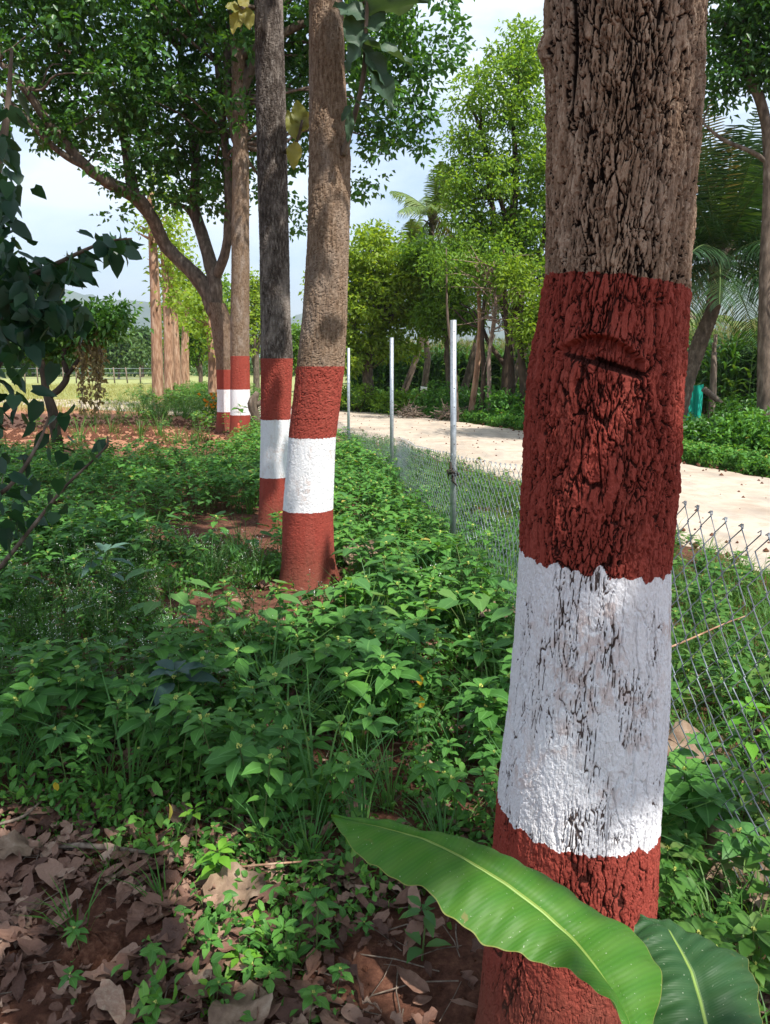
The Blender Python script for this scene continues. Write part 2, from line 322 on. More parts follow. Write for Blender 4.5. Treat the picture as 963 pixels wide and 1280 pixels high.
# ------------------------------------------------------------------ ground
def edge(pts, y): ys = [p[1] for p in pts]; return np.interp(y, ys, [p[0] for p in pts])
FENCE = [(1.17, .3), (1.0, 2.0), (.93, 2.54), (.52, 5.9), (.08, 9.5), (-.6, 13.), (-1.4, 16.5)]
ROADN = [(4.6, -6), (3.4, 2.), (2.55, 6.1), (1.8, 9.), (.85, 12), (-.9, 16.5), (-5., 22.), (-12, 28)]
ROADF = [(9.5, -6), (7.6, 2.), (5.9, 8.), (4.95, 10.8), (4.4, 12.6), (3.0, 18.2), (.5, 23.5), (-3., 27.), (-12, 33)]
def roadn(y): return edge(ROADN, y)
def roadf(y): return edge(ROADF, y)
def fence_x(y): return edge(FENCE, y)
def gh(x, y):
    x = np.asarray(x, float); y = np.asarray(y, float); p = np.stack([x, y, x*0], -1).reshape(-1, 3)
    h = (fbm(p*.9, 3, 3)-.5)*.10 + (fbm(p*6, 3, 9)-.5)*.03
    h = h.reshape(x.shape); r = np.hypot(x, y)
    inroad = sstep(-.5, .1, x-roadn(y))*sstep(-.5, .1, roadf(y)-x)*(y < 33)
    far = sstep(20, 45, r)
    mx_, my_ = G(112, 1195)[:2]; m = np.exp(-((x-mx_)**2+(y-my_)**2)/.0085)*.05
    return h*(1-inroad)*(1-far*.8)
def grid_axis(segs):
    a = []
    for s0, s1, st in segs: a += list(np.arange(s0, s1, st))
    return np.array(a+[segs[-1][1]])
gx = grid_axis([(-6000, -600, 900), (-600, -60, 60), (-60, -8, 2.), (-8, -3, .15), (-3, 3, .03), (3, 9, .12), (9, 60, 3), (60, 600, 60), (600, 6000, 900)])
gy = grid_axis([(-600, -20, 100), (-20, .8, 1.3), (.8, 5, .03), (5, 12, .08), (12, 35, .3), (35, 120, 3), (120, 900, 60), (900, 7000, 800)])
X, Y = np.meshgrid(gx, gy); Z = gh(X, Y); Z[np.hypot(X, Y) > 400] -= 1
nx, ny = len(gx), len(gy)
i = np.arange(ny-1)[:, None]*nx+np.arange(nx-1)[None]
ga = Acc().add(np.stack([X, Y, Z], 2).reshape(-1, 3), [np.stack([i, i+1, i+nx+1, i+nx], 2).reshape(-1, 4)])
m, t, o = newmat('ground_soil_and_field')
g = N(t, 'ShaderNodeTexCoord'); sp = N(t, 'ShaderNodeSeparateXYZ'); t.links.new(g.outputs['Object'], sp.inputs[0])
n1 = noise(t, 26, 8, .7); n2 = noise(t, 1.2, 5, .6); n3 = noise(t, .25, 4)
r1 = ramp(t, [(.3, (.045, .02, .013)), (.5, (.13, .055, .035)), (.7, (.25, .12, .075))]); t.links.new(n1.outputs[0], r1.inputs[0])
c = mixc(t, math_(t, 'MULTIPLY', n2.outputs[0], .5), r1.outputs[0], (.08, .04, .028))
redd = mixc(t, n1.outputs[0], (.22, .08, .042), (.50, .26, .16))                     # drier lighter red earth of the clearing
fy = math_(t, 'ADD', sp.outputs[1], math_(t, 'MULTIPLY', n2.outputs[0], 4.0))
c = mixc(t, math_(t, 'MULTIPLY_ADD', fy, .35, -4.9, True), c, redd)
fld = mixc(t, n2.outputs[0], (.36, .34, .15), (.20, .26, .09)); c = mixc(t, math_(t, 'MULTIPLY_ADD', fy, .3, -8.6, True), c, fld)
princ(t, o, c, .95, .1, (n1.outputs[0], .8, .02))
gro = ga.obj('ground', [m]); gro['kind'] = 'structure'
# road: pale sandy concrete sheet, slightly broken edges
ys = np.linspace(-6, 33, 400); A = Acc(); e1 = np.where(ys < 27.5, 0, 0)+np.array([roadn(min(y, 28)) for y in ys])
e1 = np.array([roadn(y) if y <= 28 else -12-(y-28)*1.3 for y in ys]); e2 = np.array([roadf(y) for y in ys])
jj = np.stack([ys*3, ys*0, ys*0], 1); e1 = e1+(fbm(jj, 4, 1)-.5)*.35; e2 = e2+(fbm(jj, 4, 2)-.5)*.35
k = np.linspace(0, 1, 24); XX = e1[:, None]*(1-k)+e2[:, None]*k; YY = ys[:, None]+k*0
ZZ = .022+.03*np.sin(k*math.pi)[None]+XX*0
ZZ = ZZ+(fbm(np.stack([XX, YY, XX*0], 2).reshape(-1, 3)*.8, 3, 4).reshape(XX.shape)-.5)*.02; ZZ[:, 0] -= .06; ZZ[:, -1] -= .06
i = np.arange(399)[:, None]*24+np.arange(23)[None]
A.add(np.stack([XX, YY, ZZ], 2).reshape(-1, 3), [np.stack([i, i+1, i+25, i+24], 2).reshape(-1, 4)])
m, t, o = newmat('sandy_concrete_road'); n1 = noise(t, 1.1, 9, .68); n2 = noise(t, 70, 3, .6)
r1 = ramp(t, [(.32, (.31, .25, .195)), (.48, (.46, .385, .305)), (.6, (.53, .45, .365)), (.72, (.40, .29, .20))]); t.links.new(n1.outputs[0], r1.inputs[0])
n3 = noise(t, 5, 8, .75); n4 = noise(t, 2.2, 5, .6, scl=(1.8, .35, 1)); k3 = ramp(t, [(.50, (0, 0, 0)), (.62, (1, 1, 1))]); t.links.new(n3.outputs[0], k3.inputs[0]); k4 = ramp(t, [(.5, (0, 0, 0)), (.66, (1, 1, 1))]); t.links.new(n4.outputs[0], k4.inputs[0])
c = mixc(t, math_(t, 'MULTIPLY', n2.outputs[0], .35), r1.outputs[0], (.42, .33, .26)); c = mixc(t, math_(t, 'MULTIPLY', k3.outputs[0], .4), c, (.30, .22, .16)); c = mixc(t, math_(t, 'MULTIPLY', k4.outputs[0], .45), c, (.27, .24, .21))
princ(t, o, c, .93, .15, (n2.outputs[0], .5, .006)); A.obj('road', [m])['kind'] = 'structure'
# ------------------------------------------------------------------ hills, far
for hi, (x0, x1, yy, hgt, sd) in enumerate([(-2600, -100, 2000, 250, 3), (-900, 1000, 2600, 270, 8), (150, 2600, 1900, 235, 5)]):
    A = Acc(); u = np.linspace(0, 1, 90); v = np.linspace(0, 1, 14); U, V = np.meshgrid(u, v)
    prof = fbm(np.stack([u*7+sd, u*0, u*0], 1), 5, sd); prof = (.45+.9*prof)*np.sin(np.pi*np.clip(u, .0, 1))**.5
    HX = x0+(x1-x0)*U; HY = yy+V*500; HZ = prof[None]*hgt*np.sin(V*math.pi*.62)*(.85+.3*fbm(np.stack([U*30, V*6, U*0], 2).reshape(-1, 3), 4, sd).reshape(U.shape))-4
    i = np.arange(13)[:, None]*90+np.arange(89)[None]
    A.add(np.stack([HX, HY, HZ], 2).reshape(-1, 3), [np.stack([i, i+1, i+91, i+90], 2).reshape(-1, 4)])
    A.obj('hill', [M['hill']])['kind'] = 'structure'
# ------------------------------------------------------------------ haze
hz = Acc(); box(hz, (0, 1800, 187), (7000, 5000, 386)); m, t, o = newmat('haze_air')
pv = N(t, 'ShaderNodeVolumePrincipled'); pv.inputs['Color'].default_value = (.80, .88, 1, 1); pv.inputs['Density'].default_value = .0003; pv.inputs['Anisotropy'].default_value = .2
t.links.new(pv.outputs[0], o.inputs['Volume']); HZ_ON = True
if HZ_ON: tag(hz.obj('haze', [m], smooth=False), kind='stuff')

# ------------------------------------------------------------------ trunks
def trunk_mesh(prof, zs, sides, seed, amp=1.0, cell=(.020, .075), bands=(.5, 1., 1.45), slant=(0, 0), smooth_paint=.5, big=1.0, crk=1.0, flr=1.0):
    """prof: rows (x, y, z, radius) relative to the base; returns Acc with attributes"""
    pr = np.asarray(prof, float); pr = pr[np.argsort(pr[:, 2])]
    cx, cyy, R = (np.interp(zs, pr[:, 2], pr[:, j]) for j in (0, 1, 3))
    kk = max(3, len(zs)//60)|1; ker = np.hanning(kk+2)[1:-1]; ker /= ker.sum()
    sm = lambda a: np.convolve(np.pad(a, kk//2, 'edge'), ker, 'valid')
    cx, cyy, R = sm(cx), sm(cyy), sm(R)
    a = np.linspace(0, 2*math.pi, sides, endpoint=False); A_, Z_ = np.meshgrid(a, zs)
    RR = R[:, None]*np.ones_like(A_); ca, sa = np.cos(A_), np.sin(A_)
    Rm = float(np.mean(R)); q = np.stack([(ca*Rm).ravel(), (sa*Rm).ravel(), Z_.ravel()], 1)
    lobes = (fbm(q*np.array([5., 5., 1.2]), 3, seed+40)-.5).reshape(A_.shape); RR = RR*(1+.13*lobes)
    flare = np.exp(-np.maximum(Z_, 0)/.11)*(.10+.2*(vnoise(q*np.array([9, 9, 0.01]), seed+3).reshape(A_.shape)))
    RR = RR*(1+flare*flr)
    wz = (fbm(q*np.array([11., 11., 6]), 3, seed+7)-.5); wx = (fbm(q*np.array([60., 60., 26.]), 3, seed+9)-.5); wy = (fbm(q*np.array([60., 60., 26.]), 3, seed+19)-.5)
    s1 = np.array([1/cell[0], 1/cell[0], 1/cell[1]])
    f1, f2, cid = voro(q*s1+np.stack([wx*1.5+wz, wy*1.5-wz, wx*1.3], 1), seed); F1 = (f2-f1)
    g1, g2, _ = voro(q*s1*np.array([.4, .4, .34])+np.stack([wz*1.5+wx*.6, wy*.6, wz], 1), seed+11); F2 = (g2-g1)
    rn = fbm(q*np.array([95., 95., 19.])+np.stack([wx*3, wy*3, wx], 1), 3, seed+60); rope = .34-np.abs(rn-.5)*4.2; rope = np.maximum(rope, -.5)*-1.0; rope = .22-np.exp(-((rn-.5)/.038)**2)*.85+(rn-.5)*.25
    fine = fbm(q*np.array([260., 260., 150.]), 3, seed+2)-.5; med = fbm(q*np.array([85., 85., 55.]), 3, seed+4)-.5; wide = fbm(q*np.array([26., 26., 9.]), 3, seed+14)-.5
    zr = Z_.ravel(); zb, zt, zrr = bands
    jag = (vnoise(q*np.array([95., 95., 6.]), seed+21)-.5)*.022+(fbm(q*np.array([40., 40., 14.]), 3, seed+22)-.5)*.04
    ph = zr+slant[0]*ca.ravel()*Rm+slant[1]*sa.ravel()*Rm+jag*smooth_paint*np.where(zr > (zt+zrr)/2, .3, 1)
    white = (ph > zb)*(ph < zt); painted = ph < zrr; lowred = ph < zb
    rough = np.where(painted, np.where(white, .22, np.where(lowred, .4, .95)), 1.0)
    gn = fbm(q*np.array([22., 22., 7.]), 3, seed+31); g2n = fbm(q*np.array([15., 15., 5.]), 2, seed+33)
    thr = np.where(painted, np.where(white, .515, np.where(lowred, .57, .455)), .34)
    gate = sstep(thr-.04, thr+.10, gn); gate2 = sstep(thr-.05, thr+.08, g2n)
    wi = white | lowred; h1, h2, _ = voro(q[wi]*np.array([1/.0085, 1/.0085, 1/.085])+np.stack([wx[wi]*.9, wy[wi]*.9, wz[wi]], 1), seed+91); F1[wi] = (h2-h1)*1.15
    c1 = (1-sstep(.02, .16, F1))*gate; c2 = (1-sstep(.01, .085, F2))*gate2
    h = amp*(-.0060*c1*np.where(white | lowred, .6, 1)-.0065*big*c2*np.where(white | lowred, .6, 1)+.0072*rope*rough+.0052*med*np.maximum(rough, .5)+.0052*fine*np.maximum(rough, .55)+.0035*wide+.0035*(cid-.5)*rough*sstep(.02, .2, F1))
    valley = sstep(-.18, -.42, rope)*sstep(.40, .56, fbm(q*np.array([30., 30., 12.]), 2, seed+77))*np.where(painted, np.where(white, .28, np.where(lowred, .4, .75)), .75)
    crack = np.clip(np.maximum(np.maximum((1-sstep(.015, .10, F1))*gate*.9, (1-sstep(.01, .06, F2))*gate2*np.where(white, .15, 1)), valley)*crk, 0, 1)
    wear = sstep(.52, .72, fbm(q*np.array([14., 14., 10.]), 4, seed+50))*sstep(.45, .6, fbm(q*np.array([90., 90., 60.]), 3, seed+51))
    RR = RR+h.reshape(RR.shape)
    return cx, cyy, A_, Z_, RR, ca, sa, crack, ph, wear
def build_trunk(prof, zs, sides, seed, carve=None, **kw):
    cx, cyy, A_, Z_, RR, ca, sa, crack, ph, wear = trunk_mesh(prof, zs, sides, seed, **kw)
    v = np.stack([cx[:, None]+RR*ca, cyy[:, None]+RR*sa, Z_], 2)
    if carve: v, crack = carve(v, crack)
    nz = len(zs); i = np.arange(nz-1)[:, None]*sides; j = np.arange(sides)[None]; j2 = (j+1) % sides
    q = np.stack([i+j, i+j2, i+sides+j2, i+sides+j], 2).reshape(-1, 4)
    return Acc().add(v.reshape(-1, 3), [q], 0, crack=crack.ravel(), ph=ph, wear=wear)
def trunk_profile(pxs, Yc, base, depth_lean=None):
    """pxs: (py, left px, right px) on the photograph for a trunk standing at distance Yc"""
    out = []
    for r in pxs:
        py, l, rr = r; p = P((l+rr)/2, py, Yc); w = PW(rr-l, p)*(.955 if Yc < 2 else .99); out.append((p[0]-base[0], 0, p[2]-base[2], w/2))
    return out
# main trunk
B1 = (P(705, 1300, 1.5)[0], 1.5, 0.0)
pr1 = trunk_profile([(0, 683, 881), (90, 682, 879), (170, 683, 874), (250, 682, 868), (345, 679, 862), (400, 670, 859), (440, 661, 857), (480, 655, 854), (540, 652, 851), (600, 650, 847), (700, 646, 836), (800, 640, 834), (880, 633, 831), (950, 623, 827), (1010, 617, 823), (1100, 612, 819), (1200, 604, 815), (1280, 601, 812)], 1.5, B1)
pr1 += [(pr1[0][0]+.03, 0, 3.2, .128), (pr1[0][0]+.0, .05, 4.6, .11)]; zmin = min(p[2] for p in pr1); lo = [p for p in pr1 if p[2] == zmin][0]
pr1.append((lo[0], 0, -.08, lo[3]*1.04))
zs1 = np.concatenate([np.arange(-.08, .22, .006), np.arange(.22, 2.2, .0016), np.linspace(2.21, 4.6, 70)])
def pix_of(v):                                          # photograph position of points of the trunk (measuring only)
    w = v+np.array(B1); dy = w[..., 1]; dz = w[..., 2]-CAMH; c, s_ = math.cos(PITCH), math.sin(PITCH)
    zc = dy*c-dz*s_; up = dy*s_+dz*c; return 481.5+F*w[..., 0]/zc, 640-F*up/zc
def carve1(v, crack):
    px, py = pix_of(v); front = v[..., 1] < .02; cr2 = crack.reshape(px.shape).copy()
    # healed cut: an arched hollow over a slanting slit
    cxp = 745; top = 417+((px-cxp)/54.)**2*27; bot = 440+(px-698)*.29
    ins = (px > 694)*(px < 806)*front; inside = sstep(0, 5, py-top)*sstep(0, 3, bot-py)*ins
    slit = np.exp(-((py-(bot+1))/3.2)**2)*ins*sstep(696, 712, px)*sstep(812, 797, px)
    rim = np.exp(-((py-top+3)/7.)**2)*ins
    core = np.exp(-((py-(bot-3))/4.5)**2)*ins*sstep(730, 742, px)
    d = .026*inside*(1-.65*np.clip((py-top)/np.maximum(bot-top, 6), 0, 1))+.010*slit+.016*core-.005*rim
    smoothz = 1-inside*.8
    # long vertical seam in the grey bark, scar bosses lower down
    seam = np.exp(-((px-(716+3*np.sin(py*.03)))/3.2)**2)*sstep(170, 90, py)*front
    seam2 = np.exp(-((px-(752+6*np.sin(py*.021+1)))/5.)**2)*sstep(560, 600, py)*sstep(725, 690, py)*front
    boss = np.exp(-(((px-745)/34)**2+((py-640)/60)**2))*front
    ridge = np.exp(-(((px-(760-(py-600)*.25))/7)**2))*sstep(560, 590, py)*sstep(700, 670, py)*front
    knob = np.exp(-(((px-679)/9)**2+((py-62)/20)**2))*(v[..., 0] < np.inf)
    d = d+.012*seam+.007*seam2-.009*boss-.004*ridge-.014*knob*front
    ax = v.mean(axis=1, keepdims=True); r = v-ax; r[..., 2] = 0; ln = np.linalg.norm(r, axis=2, keepdims=True)+1e-6
    v = v-r/ln*d[..., None]
    cr2 = np.clip(cr2*(1-.6*inside)+1.2*core*sstep(738, 745, px)+.9*slit+.9*seam, 0, 1)
    return v, cr2.ravel()
zz = lambda py: P(740, py, 1.5-.15)[2]
BD1 = (zz(1062)+.0, zz(723), zz(343))
a1 = build_trunk(pr1, zs1, 560, 3, carve=carve1, amp=1.0, cell=(.0095, .055), flr=.25, bands=BD1, slant=(.10, 0), smooth_paint=.8, big=1.0)
t1 = empty('teak_tree', B1, 'big close tree with rough bark painted red and white, carved slit in its upper band', 'tree', 'painted trees in a row')
a1.obj('trunk', [barkmat('painted_bark_close', BD1, lichen=.12)], t1, smooth=False)
def pain_tree(px, Yc, bx, seed, label, dark=False, extra=None, bands=None, lichen=.2, tone=.66, amp=.62, sides=120, step=.006, name='teak_tree', zmax=5.5, smooth=.22, ztop=None, lean=0):
    base = (bx, Yc, 0.); pr = trunk_profile(px, Yc, base); zt = max(p[2] for p in pr); tp = [p for p in pr if p[2] == zt][0]
    if zmax > zt: pr.append((tp[0]+lean, 0, zmax, tp[3]*.8))
    lw = min(pr, key=lambda p: p[2]); pr.append((lw[0], 0, -.1, lw[3]*1.05))
    zs = np.concatenate([np.arange(-.1, zt+.1, step), np.linspace(zt+.12, zmax, 30)]) if zmax > zt+.2 else np.arange(-.1, zt, step)
    bd = tuple(P(px[-1][1], b, Yc-.12)[2] for b in bands) if bands else (-9, -8, -7)
    a = build_trunk(pr, zs, sides, seed, amp=amp, cell=(.016, .07), bands=bd, smooth_paint=smooth, big=.5, crk=.4)
    th = empty(name, base, label, 'tree', 'painted trees in a row' if bands else None)
    o = a.obj('trunk', [barkmat('painted_bark', bd, dark, lichen, tone)], th, smooth=False)
    return th, a, (base[0]+pr[-2][0] if zmax > zt else base[0]+tp[0], Yc, zmax)
t2, a2, top2 = pain_tree([(0, 387, 429), (100, 387, 432), (200, 386, 439), (300, 384, 437), (400, 377, 434), (458, 370, 431), (547, 360, 420), (640, 353, 416), (700, 353, 417), (735, 352, 421)], 5.2, P(387, 735, 5.2)[0], 21,
    'second painted trunk from the front, slightly leaning, with a big leafy sprout near its top', bands=(640, 548, 458), zmax=5.8, lichen=.3)
t3, a3, top3 = pain_tree([(0, 318, 354), (200, 322, 359), (400, 326, 364), (448, 326, 367), (525, 326, 364), (598, 325, 362), (660, 324, 362)], 7.1, P(343, 660, 7.1)[0], 33,
    'blackish speckled straight trunk painted red and white, just behind the leaning painted one', dark=True, bands=(598, 525, 448), zmax=6.5, lichen=.5)
t4, a4, top4 = pain_tree([(40, 288, 306), (180, 291, 311), (250, 290, 312), (350, 289, 312), (445, 288, 312), (518, 288, 313), (548, 288, 313)], 16.4, P(300, 548, 16.4)[0], 45,
    'sunlit painted trunk with bright white band next to the forked tree', bands=(519, 487, 445), zmax=9.5, lichen=.4, sides=64, step=.02, amp=.6, tone=.6)

# ------------------------------------------------------------------ crowns
def crown(blobs, n, size, asp=.5, kind='diamond', cr=.45, per=40, zb=.6, base=(0, 0, 0), droop=-.3, shell=.5, holes=()):
    a = Acc(); cents = []
    wts = np.array([b[3]*b[4]*b[5] for b in blobs])**.8; wts /= wts.sum()
    for b, w in zip(blobs, wts):
        nc = max(2, int(n*w/per)); u = rdir(nc); r = RNG.random(nc)**shell
        c = np.array(b[:3])+u*r[:, None]*np.array(b[3:6]); cents.append(c)
    c = np.concatenate(cents); o = np.repeat(c, per, 0)
    sc = np.repeat(RNG.uniform(.6, 1.3, len(c)), per)
    off = RNG.normal(size=o.shape)*cr*np.array([1, 1, .6])*sc[:, None]*.6; o = o+off
    d = off/ (np.linalg.norm(off, axis=1)[:, None]+1e-6)+rdir(len(o))*.9; d[:, 2] += droop
    nn = rdir(len(o), zb*2); Ls = size*RNG.uniform(.65, 1.25, len(o))
    for tg, hr in holes:                                   # gaps cut along sun rays so flecks of sun reach chosen spots
        w = o-np.array(tg); al = w@np.array(tosun); k = np.linalg.norm(w-al[:, None]*np.array(tosun), axis=1) > hr; o, d, nn, Ls = o[k], d[k], nn[k], Ls[k]
    leaves(a, o-np.array(base), d, nn, Ls, Ls*asp, kind)
    return a, c
def limbs(a, starts, targets, base, r0=.05, n=40, mat=0, sides=5):
    st = np.array([s[:3] for s in starts]); idx = RNG.choice(len(targets), min(n, len(targets)), replace=False)
    for k in idx:
        tg = targets[k]; dd = np.linalg.norm(st-tg, axis=1)+np.maximum(0, st[:, 2]-tg[2])*1.5; s_ = st[np.argmin(dd)]; ln = np.linalg.norm(tg-s_)
        if ln < .15: continue
        mid = s_*.5+tg*.5+RNG.normal(size=3)*ln*.08; mid[2] += ln*.08; q = s_*.75+tg*.25+RNG.normal(size=3)*ln*.05; r = min(r0, .012+.012*ln)
        tube(a, [s_-base, q-base, mid-base, tg-base], [r, r*.8, r*.55, r*.2], sides, mat, cap=False, sub=3)
def tree(label, base, trunks, blobs, n, size, lm, bm, name='tree', group=None, asp=.5, kind='diamond', cr=.45, per=40, nl=30, sides=10, droop=-.3, r0=.05, shell=.5, cat='tree'):
    th = empty(name, base, label, cat, group); A = Acc(); b = np.array(base, float); starts = []
    for pts, rr in trunks:
        tube(A, [np.array(p)-b for p in pts], rr, sides, 0, .12, sub=5); starts += [p for p in pts[1:]]
    cr_a, c = crown(blobs, n, size, asp, kind, cr, per, base=base, droop=droop, shell=shell)
    limbs(A, starts, c, b, r0, nl); A.obj('trunk', [bm], th); cr_a.obj('crown', [lm], th); return th
# shade crowns of the near painted trees (above the picture; they stand over the foreground)
def add_crown(th, a0, base, top, blobs, n, size, seed=0):
    b = np.array(base); A = Acc(); st = [np.array([top[0], top[1], z]) for z in np.linspace(top[2]*.8, top[2], 4)]
    ca, c = crown(blobs, n, size, .62, 'oval', .55, 18, base=base, droop=-.2, shell=.6, holes=HOLES); limbs(A, st, c, b, .06, 45)
    A.obj('branches', [M['bark_grey']], th); ca.obj('crown', [M['crown_teak']], th)
top1 = (B1[0]+pr1[0][0], 1.5, 4.5)
HOLES = [((.42, 1.32, .50), .20), ((.50, 1.30, .25), .16), ((.22, 1.05, .72), .13), ((.05, 1.12, .72), .12), ((.35, .95, .60), .12), (G(285, 1100), .17), (G(300, 1190), .10), (G(570, 1240), .09), ((.95, 2.1, .35), .30), ((.62, 1.4, 1.05), .10), (G(600, 700), .4), (G(480, 820), .22), ((1.2, 2.8, .3), .4), (G(420, 700), .22), ((.2, 2.6, .3), .2), (G(60, 900), .2), (G(170, 620), .5), (G(200, 1150), .08), (G(90, 1240), .1)]  # spots to be sunlit through the leaves cut from the crowns
add_crown(t1, a1, B1, top1, [(top1[0]+.3, .6, 6.2, 3.6, 3.4, 1.3), (top1[0]+1.6, -1.2, 6.6, 2.6, 2.4, 1.1), (top1[0]-2.4, .6, 6.0, 2.2, 2.6, 1.0)], 2050, .30)
add_crown(t2, a2, tuple(t2.location), top2, [(top2[0], 4.9, 7.2, 2.9, 2.4, 1.1), (top2[0]-2.4, 4.6, 7.0, 1.6, 2.1, .8)], 1350, .30)
add_crown(t3, a3, tuple(t3.location), top3, [(top3[0]-.6, 6.6, 8.6, 3.0, 2.4, 1.3)], 1050, .30)
# large hanging sprout leaves on the second trunk
def big_leaf(acc, p0, d, n, Ln, Wd, mat=0, curl=.35, wav=.06, seed=0, nu=14, nv=9):
    u = np.linspace(0, 1, nu); v = np.linspace(-1, 1, nv); U, V = np.meshgrid(u, v, indexing='ij')
    wid = np.sin(np.pi*np.clip(U, .02, .98)**.8)**.75*.5; d = np.array(d, float); d /= np.linalg.norm(d); s_ = np.cross(d, n); s_ /= np.linalg.norm(s_); nn = np.cross(s_, d)
    rs = np.random.default_rng(seed); phs = rs.random(3)*6
    lift = -curl*U**2+.12*np.abs(V)*(1-curl)+wav*np.sin(U*13+phs[0]+V*2)*np.abs(V)+wav*.5*np.sin(U*29+phs[1])*V
    pt = np.array(p0)+(U*Ln)[..., None]*d+(V*wid*Wd)[..., None]*s_+(lift*Ln)[..., None]*nn
    i = np.arange(nu-1)[:, None]*nv+np.arange(nv-1)[None]
    acc.add(pt.reshape(-1, 3), [np.stack([i, i+1, i+nv+1, i+nv], 2).reshape(-1, 4)], mat, mid=np.abs(V).ravel())
A = Acc(); b2 = np.array(t2.location); st0 = np.array(P(438, 165, 5.05)); st1 = np.array(P(458, 30, 4.95)); st2 = np.array(P(462, -60, 4.9))
tube(A, [st0+np.array([-.05, .05, -.12])-b2, st0-b2, (st0+st1)/2+np.array([.03, 0, .0])-b2, st1-b2, st2-b2], [.022, .018, .015, .012, .01], 7, 1, sub=4)
S = lambda px, py, Y=4.95: np.array(P(px, py, Y))
for k, (p, q, wd, nrm, cu) in enumerate([((452, 60), (488, 95), .17, (0, -.6, .8), .3), ((455, 55), (510, 68), .15, (0, -.5, .9), .2), ((458, 68), (490, 125), .16, (.3, -.8, .5), .2), ((455, 50), (432, 78), .13, (-.3, -.7, .6), .3),
      ((458, 25), (425, 0), .17, (0, -.7, .7), .3), ((458, 20), (520, -8), .2, (0, .3, 1), .25), ((450, 60), (438, 20), .15, (.2, -.9, .1), .1), ((438, 140), (436, 172), .055, (.2, -.9, .1), .2), ((440, 132), (428, 148), .05, (0, -.8, .4), .2), ((445, 128), (470, 138), .05, (0, -.5, .8), .2), ((455, 35), (478, 15), .16, (.1, -.8, .4), .2)]):
    a_, b_ = S(*p), S(*q); big_leaf(A, a_-b2, b_-a_, nrm, np.linalg.norm(b_-a_)*1.15, wd, 0, cu, seed=k)
A.obj('sprout', [leafmat('grey_green_sprout_leaf', [(0, (.04, .085, .05)), (.7, (.07, .13, .07)), (1, (.12, .17, .09))], .25, .55, .4), M['bark_grey']], t2)
ysm = leafmat('yellowing_sprout_leaf', [(0, (.16, .2, .05)), (1, (.34, .28, .08))], .4); b3 = np.array(t3.location)
for stem_, rr_, lst in [([P(357, 190, 7.05), P(372, 175, 6.9), P(378, 150, 6.85)], [.02, .016, .01], [((372, 175), (362, 140)), ((374, 165), (385, 140)), ((370, 178), (366, 205)), ((376, 160), (390, 150)), ((376, 155), (372, 128))]),
      ([P(324, 12, 7.1), P(310, 8, 7.0), P(298, 14, 6.9)], [.02, .016, .01], [((300, 12), (285, 5)), ((303, 13), (290, 34)), ((310, 8), (298, -8)), ((306, 12), (312, 30))])]:
    A = Acc(); tube(A, [np.array(q)-b3 for q in stem_], rr_, 6, 1, sub=3)
    for k, (p, q) in enumerate(lst): a_, b_ = np.array(P(*p, 6.9)), np.array(P(*q, 6.85)); big_leaf(A, a_-b3, b_-a_, (0, -.7, .5), np.linalg.norm(b_-a_)*1.1, .13, 0, .3, seed=k+30)
    A.obj('sprout', [ysm, M['bark_grey']], t3)

# forked tree with long boughs (fifth of the row) and crown of the fourth
Y5 = 17.6; Q = lambda px, py, Y=Y5: P(px, py, Y)
def W_(px, Y=Y5): return px/F*Y/2
b5 = (Q(283, 540)[0], Y5, 0)
low = [(-.0, 283, 538, 12), (0, 284, 500, 12), (0, 284, 450, 13), (0, 276, 400, 13), (0, 268, 375, 12)]
pr5 = [(Q(x, y)[0]-b5[0], 0, Q(x, y)[2], W_(w*2)) for _, x, y, w in low]+[(0, 0, -.1, W_(26))]
zt5 = Q(268, 378)[2]; bd5 = tuple(P(281, b, Y5-.15)[2] for b in (515, 487, 462))
a5 = build_trunk(pr5, np.arange(-.1, zt5, .02), 64, 61, amp=.6, bands=bd5, smooth_paint=.2, big=.5, crk=.4)
t5 = empty('forked_tree', b5, 'forked tree with a long bough reaching left and a painted foot', 'tree', 'painted trees in a row')
a5.obj('trunk', [barkmat('painted_bark_forked', bd5, lichen=.2, tone=.55)], t5)
A = Acc(); bb = np.array(b5); boughs = [
 ([Q(271, 392), Q(258, 362), Q(238, 338), Q(208, 308), Q(190, 272, 17.3), Q(168, 245, 17), Q(135, 228, 16.6), Q(105, 205, 16.3), Q(70, 165, 16), Q(30, 110, 15.6), Q(0, 78, 15.4)], [.21, .19, .16, .145, .14, .15, .12, .105, .09, .07, .05]),
 ([Q(115, 212, 16.4), Q(75, 190, 16.), Q(30, 145, 15.7), Q(-10, 105, 15.4)], [.08, .06, .05, .03]),
 ([Q(168, 248, 17), Q(160, 200, 17.4), Q(150, 150, 17.8), Q(120, 90, 18.2)], [.13, .11, .09, .06]),
 ([Q(268, 385), Q(268, 350), Q(255, 300, 17.8), Q(243, 255, 18), Q(245, 200, 18), Q(235, 140, 18), Q(225, 60, 18)], [.19, .16, .14, .12, .11, .09, .06]),
 ([Q(255, 300, 17.8), Q(235, 262, 18), Q(215, 255, 18)], [.08, .06, .04]), ([Q(268, 350), Q(283, 310, 17.4), Q(286, 240, 17.3), Q(280, 160, 17.2), Q(272, 80, 17)], [.12, .1, .09, .08, .06])]
for pts, rr in boughs: tube(A, [np.array(p)-bb for p in pts], rr, 10, 0, .14, sub=5)
def BL(px, py, Y, rx, ry, rz): p = P(px, py, Y); return (*p, rx, ry, rz)
